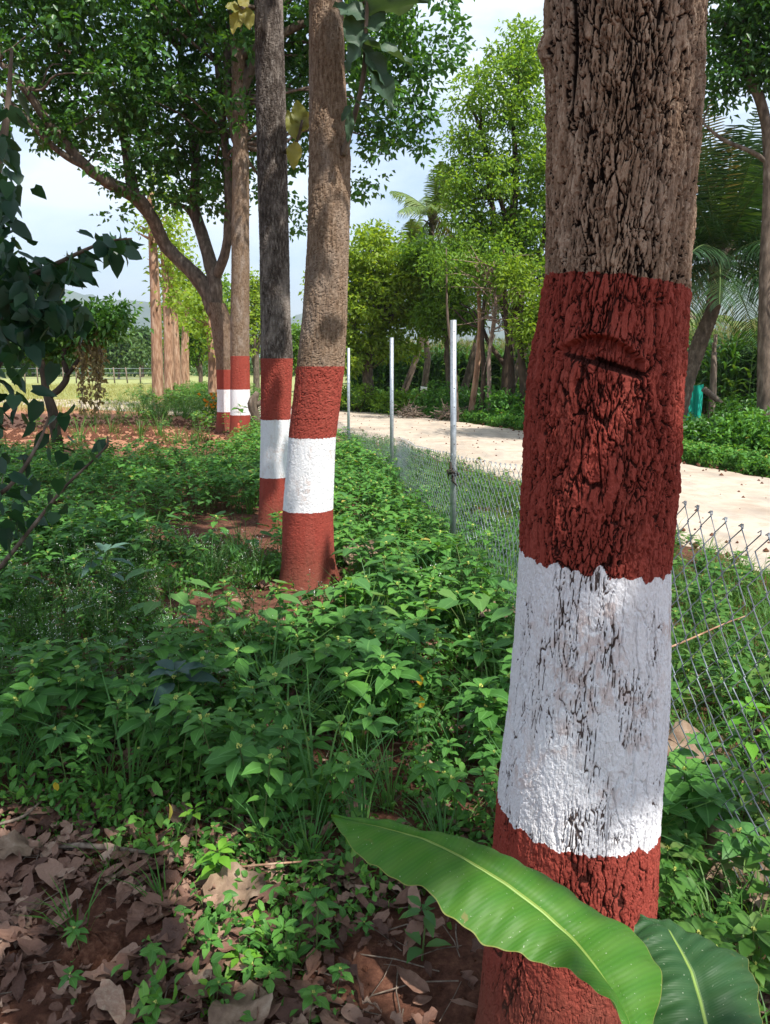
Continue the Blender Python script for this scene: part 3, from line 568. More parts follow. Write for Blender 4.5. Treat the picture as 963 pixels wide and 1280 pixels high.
bl5 = [BL(60, 60, 16.5, 1.9, 2.2, 1.5), BL(150, 90, 17, 1.9, 2.2, 1.8), BL(235, 60, 18, 1.8, 2.2, 1.9), BL(175, 215, 16.8, .75, 1.2, .7), BL(225, 190, 17.4, .9, 1.5, 1.1), BL(60, 150, 16.2, 1., 1.3, .6), BL(190, -60, 17, 3.2, 2.6, 1.9), BL(50, -60, 17, 2.6, 2.6, 1.8), BL(250, 240, 18.2, .7, 1, .6), BL(150, 255, 16.4, .4, .6, .4), BL(110, 140, 16.5, 1.1, 1.4, .9), BL(205, 130, 17.5, 1.3, 1.5, 1.2), BL(20, 20, 16.5, 1.6, 2, 1.3)]
ca, cc = crown(bl5, 27000, .15, .6, 'diamond', .25, 40, base=b5, shell=.4)
limbs(A, [p for pts, _ in boughs for p in pts[3:]], cc, bb, .045, 70); A.obj('boughs', [M['bark_grey']], t5); ca.obj('crown', [M['crown_mid']], t5)
b4 = np.array(t4.location); A = Acc(); bo4 = [([P(300, 120, 16.4), P(325, 60, 16.4), P(360, 0, 16.4), P(400, -60, 16.2)], [.12, .1, .08, .05]), ([P(299, 180, 16.4), P(285, 110, 16.6), P(290, 0, 16.8)], [.12, .1, .07]), ([P(302, 70, 16.4), P(400, 20, 16.), P(500, -10, 15.6)], [.1, .07, .04])]
for pts, rr in bo4: tube(A, [np.array(p)-b4 for p in pts], rr, 8, 0, .12, sub=5)
bl4 = [BL(330, 60, 17, 1.3, 1.8, 1.6), BL(300, 150, 17.2, .9, 1.4, 1.), BL(480, 80, 16, 1.05, 1.5, 1.3), BL(520, 55, 15.6, .8, 1., 1.1), BL(455, 170, 16, .55, .8, .55), BL(500, 165, 15.8, .65, .7, .7), BL(380, 130, 17, .6, 1., 1.3), BL(365, 240, 17.4, .4, .6, 1.), BL(280, 230, 17.6, .7, 1., .8), BL(420, 60, 16.8, .9, 1.2, 1.2), BL(445, 220, 16.5, .35, .5, .6), BL(400, -60, 16.4, 3., 2.4, 1.8)]
ca, cc = crown(bl4, 18000, .145, .6, 'diamond', .26, 36, base=tuple(b4), shell=.4); limbs(A, [p for pts, _ in bo4 for p in pts], cc, b4, .04, 60)
A.obj('boughs', [M['bark_grey']], t4); ca.obj('crown', [M['crown_mid']], t4)
# stump-like dead branch beside the sunlit painted trunk, red stake and creeper at its foot, marigolds
p = P(322, 522, 15.6); A = Acc(); bs = np.array((p[0], 15.6, 0)); tube(A, [np.array(P(322, 560, 15.6))-bs, np.array(P(321, 528, 15.6))-bs, np.array(P(316, 505, 15.6))-bs, np.array(P(322, 490, 15.6))-bs], [.05, .07, .1, .05], 9, 0, .3, sub=3)
tube(A, [np.array(P(318, 508, 15.6))-bs, np.array(P(330, 500, 15.6))-bs], [.07, .03], 7, 0, .3)
tag(A.obj('dead_stump', [M['bark_grey']], loc=tuple(bs)), 'gnarled grey dead stump just right of the sunlit painted trunk', 'stump')
A = Acc(); p = G(299, 552); tube(A, [(0, 0, 0), (0, 0, .38), (.01, 0, .40)], [.022, .024, .02], 10, 0); tube(A, [(-.06, 0, .30), (.05, 0, .32)], [.02, .02], 8, 0)
tag(A.obj('red_stake', [M['redstake']], loc=(P(299, 552, 14.6)[0], 14.6, .0)), 'short red-orange stake with a stubby crossbar among weeds by the sunlit painted trunk', 'stake')
# row of bare sunlit trunks
rowspec = [(198, 512, 195, 390, 188, 240, 14, 26, 'nearest and leftmost of the bare orange trunks'), (212, 505, 210, 400, 204, 300, 12, 31, 'second bare orange trunk in the sunlit row, thick with a dark knot'), (222, 500, 220, 420, 214, 330, 9, 35, 'third bare trunk of the sunlit row, thin and straight'),
           (229, 498, 231, 420, 237, 360, 8, 39, 'fourth bare trunk of the sunlit row, leaning right with a broken top'), (234, 493, 233, 430, 235, 370, 7, 45, 'farthest thin bare trunk of the sunlit row'), (268, 500, 266, 430, 258, 390, 14, 24, 'pale bare trunk standing just left of the forked tree')]
for k, (x0, y0, x1, y1, x2, y2, w, Yr, lab) in enumerate(rowspec):
    b = (P(x0, y0, Yr)[0], Yr, 0); r = w/F*Yr/2; A = Acc(); bb = np.array(b); pts = [(b[0], Yr, -.1), P(x0, y0, Yr), P(x1, y1, Yr), P(x2, y2, Yr)]
    tube(A, [np.array(q)-bb for q in pts], [r*1.3, r*1.05, r*.9, r*.55], 16, 0, .16, sub=10)
    for j in range(9):
        f = RNG.uniform(.45, 1); q = np.array(pts[2])*(1-f)+np.array(pts[3])*f-bb; tube(A, [q, q+np.array([RNG.uniform(-.7, .7), RNG.uniform(-.5, .5), RNG.uniform(.1, .7)])], [r*.35, .01], 6, 0, .3)
    th = empty('bare_trunk_tree', b, lab, 'tree', 'bare sunlit trunks beyond the painted trees'); A.obj('trunk', [M['bark_orange']], th)
    ca, _ = crown([(pts[3][0]+.3, Yr, pts[3][2]-.4, .9, .9, 1.4), (pts[2][0]+.3, Yr+.3, pts[2][2]+.8, .5, .5, .7)], 700 if k != 4 else 300, .2, .6, 'diamond', .35, 14, base=b); ca.obj('crown', [M['crown_yel']], th)

# ------------------------------------------------------------------ left edge: dark heart-leaved tree close to the camera
bL = (-2.1, 3.5, 0); A = Acc(); bb = np.array(bL); D = lambda px, py, Y=3.4: P(px, py, Y)
mains = [([(-2.1, 3.5, -.05), D(-60, 700, 3.45), D(-30, 520), D(-25, 380), D(-10, 250), D(8, 150), D(15, 60)], [.045, .04, .036, .03, .022, .014, .006]),
 ([D(-28, 500), D(0, 450), D(8, 420), D(3, 380), D(20, 350)], [.022, .017, .014, .012, .008]),
 ([D(-25, 380), D(30, 350, 3.3), D(80, 325, 3.25), D(130, 303, 3.2), D(165, 298, 3.15)], [.018, .013, .009, .006, .003]),
 ([D(-60, 760, 3.3), D(-10, 720, 3.2), D(40, 660, 3.1), D(80, 610, 3.05), D(130, 562, 3.), D(135, 545, 3.)], [.014, .011, .008, .006, .004, .003]),
 ([D(-40, 640, 3.3), D(10, 610, 3.2), D(45, 560, 3.2), D(62, 520, 3.2)], [.012, .009, .007, .004]), ([D(-28, 430), D(40, 400, 3.3), D(75, 385, 3.3)], [.012, .008, .004]),
 ([D(-50, 700, 3.4), D(0, 660, 3.4), D(25, 640, 3.4)], [.012, .008, .005])]
for pts, rr in mains: tube(A, [np.array(q)-bb for q in pts], rr, 7, 0, .1, sub=4)
tL = empty('heart_leaf_tree', bL, 'dark heart-leaved small tree overhanging the left edge of the undergrowth', 'tree'); A.obj('trunk', [M['bark_grey']], tL)
A = Acc(); 
def lf(cx, cy, sx, sy, n, Y=3.3, s_=.078, kind='heart'):
    n = int(1.15*n*(.85 if 300 < cy < 460 else .6 if cy < 460 else .2))+1
    px = RNG.normal(cx, sx, n); py = RNG.normal(cy, sy, n); o_ = np.array([P(a_, b_, Y+RNG.uniform(-.25, .3)) for a_, b_ in zip(px, py)])-bb
    d = rdir(n); d[:, 2] = -np.abs(d[:, 2])-.25; leaves(A, o_, d, rdir(n, 1.2), s_*RNG.uniform(.7, 1.25, n), s_*.8*RNG.uniform(.8, 1.1, n), kind)
for args in [(8, 170, 9, 25, 26), (10, 230, 10, 25, 34), (5, 280, 9, 18, 20), (15, 325, 18, 12, 26), (20, 360, 25, 20, 75), (40, 395, 30, 14, 75), (20, 400, 25, 18, 60), (65, 345, 18, 9, 34), (100, 325, 12, 8, 18), (135, 308, 12, 8, 20), (150, 305, 10, 6, 12), (85, 395, 13, 9, 22), (12, 470, 12, 18, 20), (8, 530, 12, 25, 22), (20, 600, 20, 30, 70), (10, 660, 16, 25, 60), (60, 500, 14, 10, 7), (75, 560, 14, 22, 18), (130, 552, 9, 6, 5), (45, 625, 15, 20, 26), (-30, 400, 40, 100, 200), (-30, 620, 30, 60, 120), (5, 720, 16, 20, 14)]: lf(*args)
for q in [(70, 605), (85, 590), (105, 580), (118, 565), (60, 630), (48, 650), (30, 672)]:
    lf(q[0], q[1], 3, 4, 3, 3.05, .07)
A.obj('crown', [M['crown_blue']], tL)
# small clearing tree with withered creeper
bC = (P(72, 535, 12.)[0], 12., 0); E = lambda px, py, Y=12.: P(px, py, Y)
tr = tree('small crooked tree with withered brown creeper hanging beside the red clearing', bC, [([(bC[0], 12, -.05), E(66, 515), E(58, 490), E(54, 462), E(48, 440)], [.09, .08, .06, .055, .04]), ([E(62, 495), E(75, 486), E(84, 470), E(80, 440), E(100, 415)], [.05, .05, .045, .04, .03]), ([E(84, 470), E(105, 440), E(120, 410)], [.03, .03, .02])],
   [BL(118, 405, 12, .55, .5, .3), BL(140, 392, 12, .25, .3, .15), BL(90, 420, 12.2, .4, .4, .3), BL(40, 400, 12.3, .6, .5, .4), BL(60, 440, 12.4, .5, .4, .2)], 5200, .11, M['crown_mid'], M['bark_dark'], name='clearing_tree', asp=.45, cr=.18, per=20, nl=16, r0=.015)
A = Acc(); bb = np.array(bC); vo, vd = [], []
for k in range(22):
    x = RNG.uniform(100, 128); y0 = RNG.uniform(415, 440); y1 = min(523, y0+RNG.uniform(35, 95)); pts = [np.array(E(x+RNG.normal()*1.5, y, 11.9))-bb for y in np.linspace(y0, y1, 7)]; tube(A, pts, .004, 4, 1, cap=False)
    for q in pts:
        for _ in range(4): vo.append(q+RNG.normal(size=3)*.03); vd.append((RNG.normal(), RNG.normal(), -1.2))
leaves(A, vo, vd, rdir(len(vo)), .085, .045, 'diamond', 0); A.obj('withered_creeper', [M['vine'], M['twig']], tr)
# ------------------------------------------------------------------ far trees round the fields
def far_tree(px, pyb, Yf, wpx, pyt, label, lm='crown_far', n=1600, dead=False, name='distant_tree', group='distant trees behind the fields'):
    gx_ = P(px, 470, Yf)[0]; h = P(px, pyt, Yf)[2]; w = wpx/F*Yf/2; b = (gx_, Yf, 0); zc = h*.62
    bl = [(gx_, Yf, zc, w*.75, w*.6, h*.34), (gx_-w*.55, Yf, zc*.85, w*.45, w*.4, h*.24), (gx_+w*.5, Yf+.5, zc*.9, w*.5, w*.45, h*.26), (gx_+w*.1, Yf, h*.85, w*.4, w*.35, h*.14)]
    tree(label, b, [([(gx_, Yf, -.2), (gx_+w*.05, Yf, h*.25), (gx_, Yf, h*.5), (gx_+w*.1, Yf, h*.75)], [h*.03, h*.025, h*.02, h*.01]), ([(gx_, Yf, h*.2), (gx_-w*.4, Yf, h*.5)], [h*.018, h*.01]), ([(gx_, Yf, h*.25), (gx_+w*.45, Yf, h*.55)], [h*.016, h*.01])],
         bl, n, max(.2, Yf*.0052), M[lm], M['bark_grey'], name=name, group=group, asp=.6, cr=w*.18+.1, per=14, nl=10, sides=6)
far_tree(148, 478, 78, 75, 415, 'rounded hazy tree alone at the far edge of the dry field', n=3200)
far_tree(178, 478, 90, 60, 408, 'tall hazy tree just left of the bare trunks beyond the field', n=2600)
far_tree(100, 478, 100, 70, 435, 'low hazy tree at the field edge behind the withered creeper', n=2200)
far_tree(40, 478, 95, 90, 425, 'wide hazy tree behind the crooked clearing tree', n=2200)
far_tree(-20, 478, 85, 90, 415, 'hazy tree at the far left end of the dry field', n=2000)
far_tree(250, 485, 46, 50, 385, 'leafy green tree behind the farthest bare trunks', 'crown_lime', 3000)
far_tree(278, 485, 52, 55, 340, 'tall green tree showing between the bare trunks and the forked tree', 'crown_lime', 3600)
far_tree(225, 485, 58, 50, 330, 'thin yellow-green tree high above the bare trunk row', 'crown_yel', 2400)
far_tree(320, 485, 40, 45, 330, 'yellow-green tree between the two darkest painted trunks and the forked tree', 'crown_yel', 2600)
far_tree(372, 485, 42, 40, 400, 'low green tree seen between the two middle painted trunks', 'crown_lime', 1800)
for k, (x, y, Yf, w, tt) in enumerate([(455, 480, 60, 60, 425), (505, 480, 75, 60, 430), (560, 480, 70, 70, 432), (625, 480, 80, 60, 430), (680, 480, 75, 60, 425), (740, 478, 70, 90, 420), (830, 478, 65, 90, 425), (985, 478, 60, 90, 400)]):
    far_tree(x, y, Yf, w, tt, ['hazy low tree behind the maize, nearest to the second painted trunk', 'hazy low tree over the maize behind the middle fence post', 'hazy tree behind the leaning palm trunks', 'hazy tree behind the thin trunks across the road', 'hazy tree hidden mostly by the big front trunk', 'distant tree directly behind the big front trunk', 'distant tree behind the teal shade cloth', 'distant tree past the right edge of the maize'][k], n=1500)
# low scrub and hedgerow all along the far side of the fields
A = Acc(); n = 2600; x = RNG.uniform(-150, 130, n); y = RNG.uniform(92, 125, n); hgt = 1.5+3.5*fbm(np.stack([x*.05, x*0, x*0], 1), 3, 88)
cs = np.stack([x, y, RNG.random(n)*hgt], 1); o_ = np.repeat(cs, 26, 0)+RNG.normal(size=(n*26, 3))*np.array([1.1, .8, .6]); o_[:, 2] = np.abs(o_[:, 2]); leaves(A, o_, rdir(len(o_)), rdir(len(o_), 1), .62, .36)
tag(A.obj('distant_scrub', [M['crown_far']]), kind='stuff')
# field-edge fence far away
fe = empty('field_fence', (P(-80, 482, 62)[0], 62, 0), 'far thin fence of pale posts along the dry field', 'fence'); A = Acc(); b = np.array(fe.location)
for k in range(20):
    x = P(-80+k*16, 482, 62)[0]; A2 = Acc(); tube(A2, [(x-b[0], 0, -.1), (x-b[0]+RNG.normal()*.06, 0, 1.25)], [.06, .05], 6); A2.obj('post', [M['wood']], fe)
for z in (.4, .8, 1.15): tube(A, [(0, 0, z), (P(230, 482, 62)[0]-b[0], 0, z)], .012, 4)
A.obj('wire', [M['wire']], fe)
p = P(60, 470, 55); A = Acc(); tube(A, [(0, 0, -.1), (0, 0, 4.1)], [.17, .13], 8, 0, .1, sub=1); tag(A.obj('wooden_post', [M['wood']], loc=(p[0], 55, 0)), 'lone pale wooden post in the dry field behind the crooked tree', 'post')

# ------------------------------------------------------------------ trees across the road
R_ = lambda px, py, Y: P(px, py, Y)
YA = 21.5
tree('tall feathery lime-green tree across the road, left of the big front trunk', (R_(632, 520, YA)[0], YA, 0),
 [([R_(632, 522, YA), R_(634, 470, YA), R_(640, 420, YA), R_(650, 360, YA), R_(640, 300, YA), R_(645, 220, YA), R_(640, 130, YA)], [.16, .15, .14, .13, .12, .09, .04]),
  ([R_(640, 420, YA), R_(620, 350, YA), R_(615, 250, YA), R_(600, 140, YA)], [.1, .09, .07, .03]), ([R_(650, 360, YA), R_(680, 300, YA), R_(690, 200, YA)], [.09, .07, .04]), ([R_(634, 460, YA), R_(612, 430, YA), R_(604, 410, YA)], [.07, .06, .04]), ([R_(640, 300, YA), R_(600, 160, YA), R_(585, 130, YA)], [.07, .05, .03])],
 [BL(610, 130, YA, .95, 1.1, 1.1), BL(645, 220, YA, 1.0, 1.2, 1.0), BL(600, 230, YA, .9, 1.2, 1.), BL(665, 290, YA, .8, 1.1, 1.), BL(605, 300, YA, .9, 1., .6), BL(655, 130, YA, .7, 1., .9), BL(700, 200, YA, 1.2, 1.2, 2.), BL(660, 370, YA, .6, .8, .8), BL(720, 330, YA, 1., 1., 1.6), BL(640, 80, YA, .7, 1, .6), BL(640, 320, YA, 1., 1., 1.), BL(580, 265, YA, .6, 1., .6), BL(572, 325, YA, .6, 1., .6), BL(620, 375, YA, .7, .9, .5), BL(585, 180, YA, .6, .8, .8), BL(570, 225, YA, .5, .8, .5), BL(660, 60, YA, .9, 1., .8), BL(560, 385, YA+2, .6, .8, .4)], 27000, .14, M['crown_lime'], M['bark_dark'], name='feathery_tree', asp=.42, cr=.25, per=30, nl=60, group='trees across the road', shell=.4)
tree('low bright-leaved tree touching the left side of the big front trunk', (R_(668, 515, 19.5)[0], 19.5, 0),
 [([R_(658, 520, 19.5), R_(654, 470, 19.5), R_(650, 420, 19.5), R_(655, 380, 19.5)], [.12, .1, .07, .04]), ([R_(656, 490, 19.5), R_(672, 430, 19.5), R_(690, 380, 19.5)], [.07, .06, .04])],
 [BL(665, 415, 19.3, .45, .6, .7), BL(650, 350, 19.5, .4, .5, .5), BL(700, 400, 19.4, .9, .8, 1.)], 6500, .13, M['crown_yel'], M['bark_dark'], name='bright_tree', asp=.4, cr=.28, per=24, nl=18, group='trees across the road')
YB = 25
tree('broad yellow-green bushy tree across the road right of the second painted trunk', (R_(462, 498, YB)[0], YB, 0),
 [([R_(462, 500, YB), R_(460, 460, YB), R_(470, 400, YB), R_(480, 340, YB)], [.2, .17, .14, .08]), ([R_(462, 470, YB), R_(445, 420, YB), R_(440, 360, YB)], [.1, .09, .06]), ([R_(470, 400, YB), R_(510, 350, YB), R_(520, 320, YB)], [.1, .08, .05])],
 [BL(470, 330, YB, 1.1, 1.3, 1.0), BL(450, 390, YB, 1.0, 1.2, 1.1), BL(500, 370, YB, 1.1, 1.3, 1.), BL(490, 430, YB, .9, 1.1, .6), BL(435, 440, YB, .8, 1.1, .7), BL(530, 340, YB, .8, 1., .8), BL(530, 395, YB, .6, .9, .6), BL(420, 350, YB, .8, 1, 1.), BL(470, 295, YB, .5, .8, .4)], 16500, .17, M['crown_yel'], M['bark_grey'], name='bushy_tree', asp=.5, cr=.28, per=28, nl=60, group='trees across the road', shell=.4)
tree('green tree filling the gap over the middle fence post across the road', (R_(560, 505, 24)[0], 24, 0),
 [([R_(563, 520, 24), R_(560, 460, 24), R_(556, 400, 24), R_(545, 340, 24)], [.09, .08, .07, .05]), ([R_(556, 400, 24), R_(580, 350, 24)], [.06, .04])],
 [BL(560, 370, 24, .6, .9, .6), BL(585, 330, 24, .6, 1., .5), BL(575, 400, 24, .6, .8, .4), BL(545, 400, 24, .6, .8, .5), BL(530, 320, 24.5, .6, .8, .5)], 9500, .15, M['crown_lime'], M['bark_grey'], name='slender_tree', asp=.5, cr=.35, per=30, nl=24, group='trees across the road')
# bare twig tangle
A = Acc(); b = np.array((R_(612, 505, 20.5)[0], 20.5, 0)); root = np.array(R_(612, 440, 20.5)); tube(A, [(0, 0, -.05), root*.5+b*.5-b+np.array([0, 0, 0.0]), root-b, np.array(R_(620, 380, 20.5))-b, np.array(R_(608, 330, 20.5))-b], [.07, .06, .05, .04, .02], 7, 0, .2, sub=4)
for k in range(70):
    s_ = np.array(R_(RNG.uniform(605, 622), RNG.uniform(330, 420), 20.3)); e_ = s_+np.array([RNG.normal()*.65, RNG.normal()*.4, RNG.normal()*.45+.2]); m_ = (s_+e_)/2+RNG.normal(size=3)*.12
    tube(A, [s_-b, m_-b, e_-b], [.016, .010, .004], 4, 0, cap=False, sub=2)
tag(A.obj('bare_tree', [M['twig']], loc=tuple(b)), 'leafless pinkish twiggy tree across the road behind the tallest fence post', 'tree', 'trees across the road')
for k, (x0, y0, x1, y1, w, Yk, lab) in enumerate([(588, 505, 600, 410, 7, 21, 'thin straight trunk across the road, leftmost of the cluster'), (601, 508, 603, 420, 6, 20.6, 'dark thin trunk in the middle of the cluster across the road'), (640, 520, 633, 400, 8, 20.2, 'dark crooked trunk at the right of the cluster across the road'), (572, 522, 560, 400, 4, 20, 'very thin leaning stem just right of the tallest fence post')]):
    b = np.array((R_(x0, y0, Yk)[0], Yk, 0)); r = w/F*Yk/2; th = empty('thin_tree', tuple(b), lab, 'tree', 'trees across the road'); A = Acc()
    p1 = np.array(R_((x0+x1)/2+3, (y0+y1)/2, Yk)); p2 = np.array(R_(x1, y1, Yk)); p3 = np.array(R_(x1+RNG.uniform(-6, 6), y1-90, Yk)); tube(A, [(0, 0, -.05), p1-b, p2-b, p3-b], [r*1.2, r, r*.8, r*.3], 8, 0, .15, sub=5); A.obj('trunk', [M['bark_orange'] if k == 0 else M['bark_grey'] if k == 3 else M['bark_dark']], th)
    ca, _ = crown([(*(p3+np.array([0, 0, -.3])), .7, .7, .6)], 500, .13, .45, cr=.3, per=20, base=tuple(b)); ca.obj('crown', [M['crown_lime']], th)
# palms
def frond(A, p0, dirv, Ln, drop, mat=0, nl=48, ll=.55, wd=.035, hang=.5):
    d = np.array(dirv, float); d /= np.linalg.norm(d); t_ = np.linspace(0, 1, 12); pts = np.array(p0)+np.outer(t_*Ln, d); pts[:, 2] -= drop*(t_**2)*Ln
    tube(A, pts, np.linspace(.022, .005, 12), 5, 1, cap=False); tt = np.linspace(.14, .99, nl); c = np.stack([np.interp(tt, t_, pts[:, j]) for j in range(3)], 1)
    g_ = np.gradient(c, axis=0); g_ /= np.linalg.norm(g_, axis=1)[:, None]; side = np.cross(g_, (0, 0, 1)); side /= np.linalg.norm(side, axis=1)[:, None]+1e-6
    for s_ in (-1, 1):
        dd = side*s_+g_*.55+RNG.normal(size=c.shape)*.1; dd[:, 2] -= hang; l_ = ll*np.sin(np.clip(tt*1.05, 0, 1)*math.pi*.85+.35)**.6
        leaves(A, c, dd, np.cross(dd, g_)*s_+.01, l_, wd, 'blade', mat, lift=.8)
def palm(label, base, pts, rr, nf, Ln, lm, group='coconut palms', ring=True, skip=None, wbands=None, ll=.55, wd=.035, low=.35, els=(1.25, .8, .4, -.15, -.75), dropk=.25):
    th = empty('coconut_palm', base, label, 'palm', group); b = np.array(base); A = Acc(); pp = np.array(pts, float); n = 70
    f = np.linspace(0, len(pp)-1, n); q = np.stack([np.interp(f, range(len(pp)), pp[:, j]) for j in range(3)], 1); r = np.interp(f, range(len(pp)), rr)*(1+.10*(np.arange(n) % 2)); tube(A, q-b, r, 12, 0, .06); A.obj('trunk', [M['bark_grey']], th)
    if wbands:
        for (u0, u1) in wbands:
            i0, i1 = int(u0*n), max(int(u1*n), int(u0*n)+1); A = Acc(); tube(A, (q-b)[i0:i1+1], r[i0:i1+1]*1.12, 12, 0); A.obj('white_band', [M['fl_white']], th)
    for k in range(nf):
        az = k*2.39996+.4; el = els[k % 5]+RNG.uniform(-.1, .1)
        if skip and skip(az, el): continue
        A = Acc(); frond(A, pp[-1]-b+np.array([0, 0, .05]), (math.cos(az)*math.cos(el), math.sin(az)*math.cos(el), math.sin(el)), Ln*RNG.uniform(.85, 1.1), low+dropk*RNG.random(), 0, ll=ll, wd=wd)
        A.obj('frond', [M['palm_dry'] if (k % 17 == 8) else lm, M['stem']], th)
    A = Acc(); 
    for k in range(26): az = RNG.uniform(0, 6.28); tube(A, [pp[-1]-b+np.array([0, 0, -.25]), pp[-1]-b+np.array([math.cos(az)*.28, math.sin(az)*.28, RNG.uniform(-.1, .5)])], [.06, .02], 5)
    A.obj('crown_fibre', [M['wood']], th)
YP = 15.5
palm('big dark coconut palm with a leaning ringed trunk right of the front trunk', (R_(846, 510, YP)[0], YP, 0), [(R_(842, 520, YP)[0], YP, -.05), R_(858, 475, YP), R_(876, 425, YP), R_(891, 388, YP), R_(899, 330, YP)], [.17, .16, .15, .13, .16], 60, 3.2, M['palm'], ll=.75, wd=.026, low=.12, els=[1.3, .95, .6, .25, -.2], dropk=.14)
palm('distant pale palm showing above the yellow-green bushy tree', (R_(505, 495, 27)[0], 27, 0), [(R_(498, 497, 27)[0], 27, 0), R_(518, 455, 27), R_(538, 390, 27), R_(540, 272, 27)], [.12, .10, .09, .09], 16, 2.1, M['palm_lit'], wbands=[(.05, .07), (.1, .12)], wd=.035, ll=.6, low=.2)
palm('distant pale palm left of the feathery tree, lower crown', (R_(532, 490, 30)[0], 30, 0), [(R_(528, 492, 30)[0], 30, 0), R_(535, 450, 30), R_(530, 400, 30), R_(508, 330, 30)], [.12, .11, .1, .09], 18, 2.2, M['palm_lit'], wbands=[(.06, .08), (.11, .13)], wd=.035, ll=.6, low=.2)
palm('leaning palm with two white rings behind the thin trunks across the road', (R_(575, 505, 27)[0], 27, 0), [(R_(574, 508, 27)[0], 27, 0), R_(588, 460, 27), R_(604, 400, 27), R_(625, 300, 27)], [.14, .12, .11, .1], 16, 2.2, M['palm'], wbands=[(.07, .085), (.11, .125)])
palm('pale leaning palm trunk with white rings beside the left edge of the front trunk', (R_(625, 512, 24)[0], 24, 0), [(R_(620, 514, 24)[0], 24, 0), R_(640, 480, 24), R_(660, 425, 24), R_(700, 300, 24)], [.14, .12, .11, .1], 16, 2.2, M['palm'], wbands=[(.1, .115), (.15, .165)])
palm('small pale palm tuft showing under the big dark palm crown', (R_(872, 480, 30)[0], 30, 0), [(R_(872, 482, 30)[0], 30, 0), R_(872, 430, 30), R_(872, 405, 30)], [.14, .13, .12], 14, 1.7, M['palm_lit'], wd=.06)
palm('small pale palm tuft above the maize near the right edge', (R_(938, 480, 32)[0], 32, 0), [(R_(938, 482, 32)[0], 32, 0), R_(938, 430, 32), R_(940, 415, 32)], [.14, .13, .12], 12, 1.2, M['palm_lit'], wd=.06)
# tree at the right edge
YR = 13; tree('dark leafy tree with a tall brown trunk at the right edge', (R_(957, 560, YR)[0], YR, 0),
 [([(R_(957, 560, YR)[0], YR, -.1), R_(956, 500, YR), R_(957, 350, YR), R_(962, 200, YR), R_(952, 130, YR), R_(935, 90, YR), R_(925, 0, YR)], [.13, .12, .1, .09, .075, .07, .05]), ([R_(962, 205, YR), R_(940, 190, YR), R_(905, 175, YR), R_(880, 155, YR)], [.04, .035, .03, .015]), ([R_(930, 40, YR), R_(905, 30, YR), R_(880, 25, YR)], [.03, .025, .02]), ([R_(962, 200, YR), R_(985, 100, YR), R_(990, 0, YR)], [.07, .05, .03])],
 [BL(930, 30, YR, .75, .9, .6), BL(915, 95, YR, .35, .6, .4), BL(955, 90, YR, .45, .6, .4), BL(985, 40, YR, .8, .9, .8), BL(895, 105, YR, .2, .4, .22), BL(960, -60, YR, 1.5, 1.3, 1.)], 12000, .12, M['crown_mid'], M['bark_grey'], name='edge_tree', asp=.45, cr=.25, per=30, nl=40, group='trees across the road')
# maize: a dense mass
A = Acc()
def maize_proto(h):
    a = Acc(); tube(a, [(0, 0, 0), (0, 0, h*.55), (.03, 0, h)], [.02, .015, .006], 5, 0, cap=False); k = 12; az = np.arange(k)*math.pi+RNG.normal(size=k)*.5; z = np.linspace(.15, .92, k)*h
    d = np.stack([np.cos(az), np.sin(az), np.full(k, .9)], 1); leaves(a, np.stack([az*0, az*0, z], 1), d, np.stack([-np.cos(az)*.6, -np.sin(az)*.6, np.ones(k)], 1), .75, .085, 'blade', 0, lift=1.5)
    for j in range(5): q = RNG.normal(size=2)*.1; tube(a, [(0.03, 0, h), (q[0], q[1], h+.28)], .006, 3, 1, cap=False)
    return a
MP = [maize_proto(2.2), maize_proto(2.45), maize_proto(2.0)]
for k in range(3):
    n = 420; x = RNG.uniform(R_(878, 480, 21)[0], 20, n); y = 20+RNG.random(n)**1.6*14; y = y+0; inst(A, MP[k], np.stack([x, y, x*0], 1), RNG.uniform(0, 6.28, n), RNG.uniform(.85, 1.1, n))
    n = 500; x = RNG.uniform(-1.5, 7.5, n); y = RNG.uniform(33, 40, n)-.3*x; inst(A, MP[k], np.stack([x, y, x*0], 1), RNG.uniform(0, 6.28, n), RNG.uniform(.8, 1., n))
tag(A.obj('maize', [M['corn'], M['dryg']]), kind='stuff')
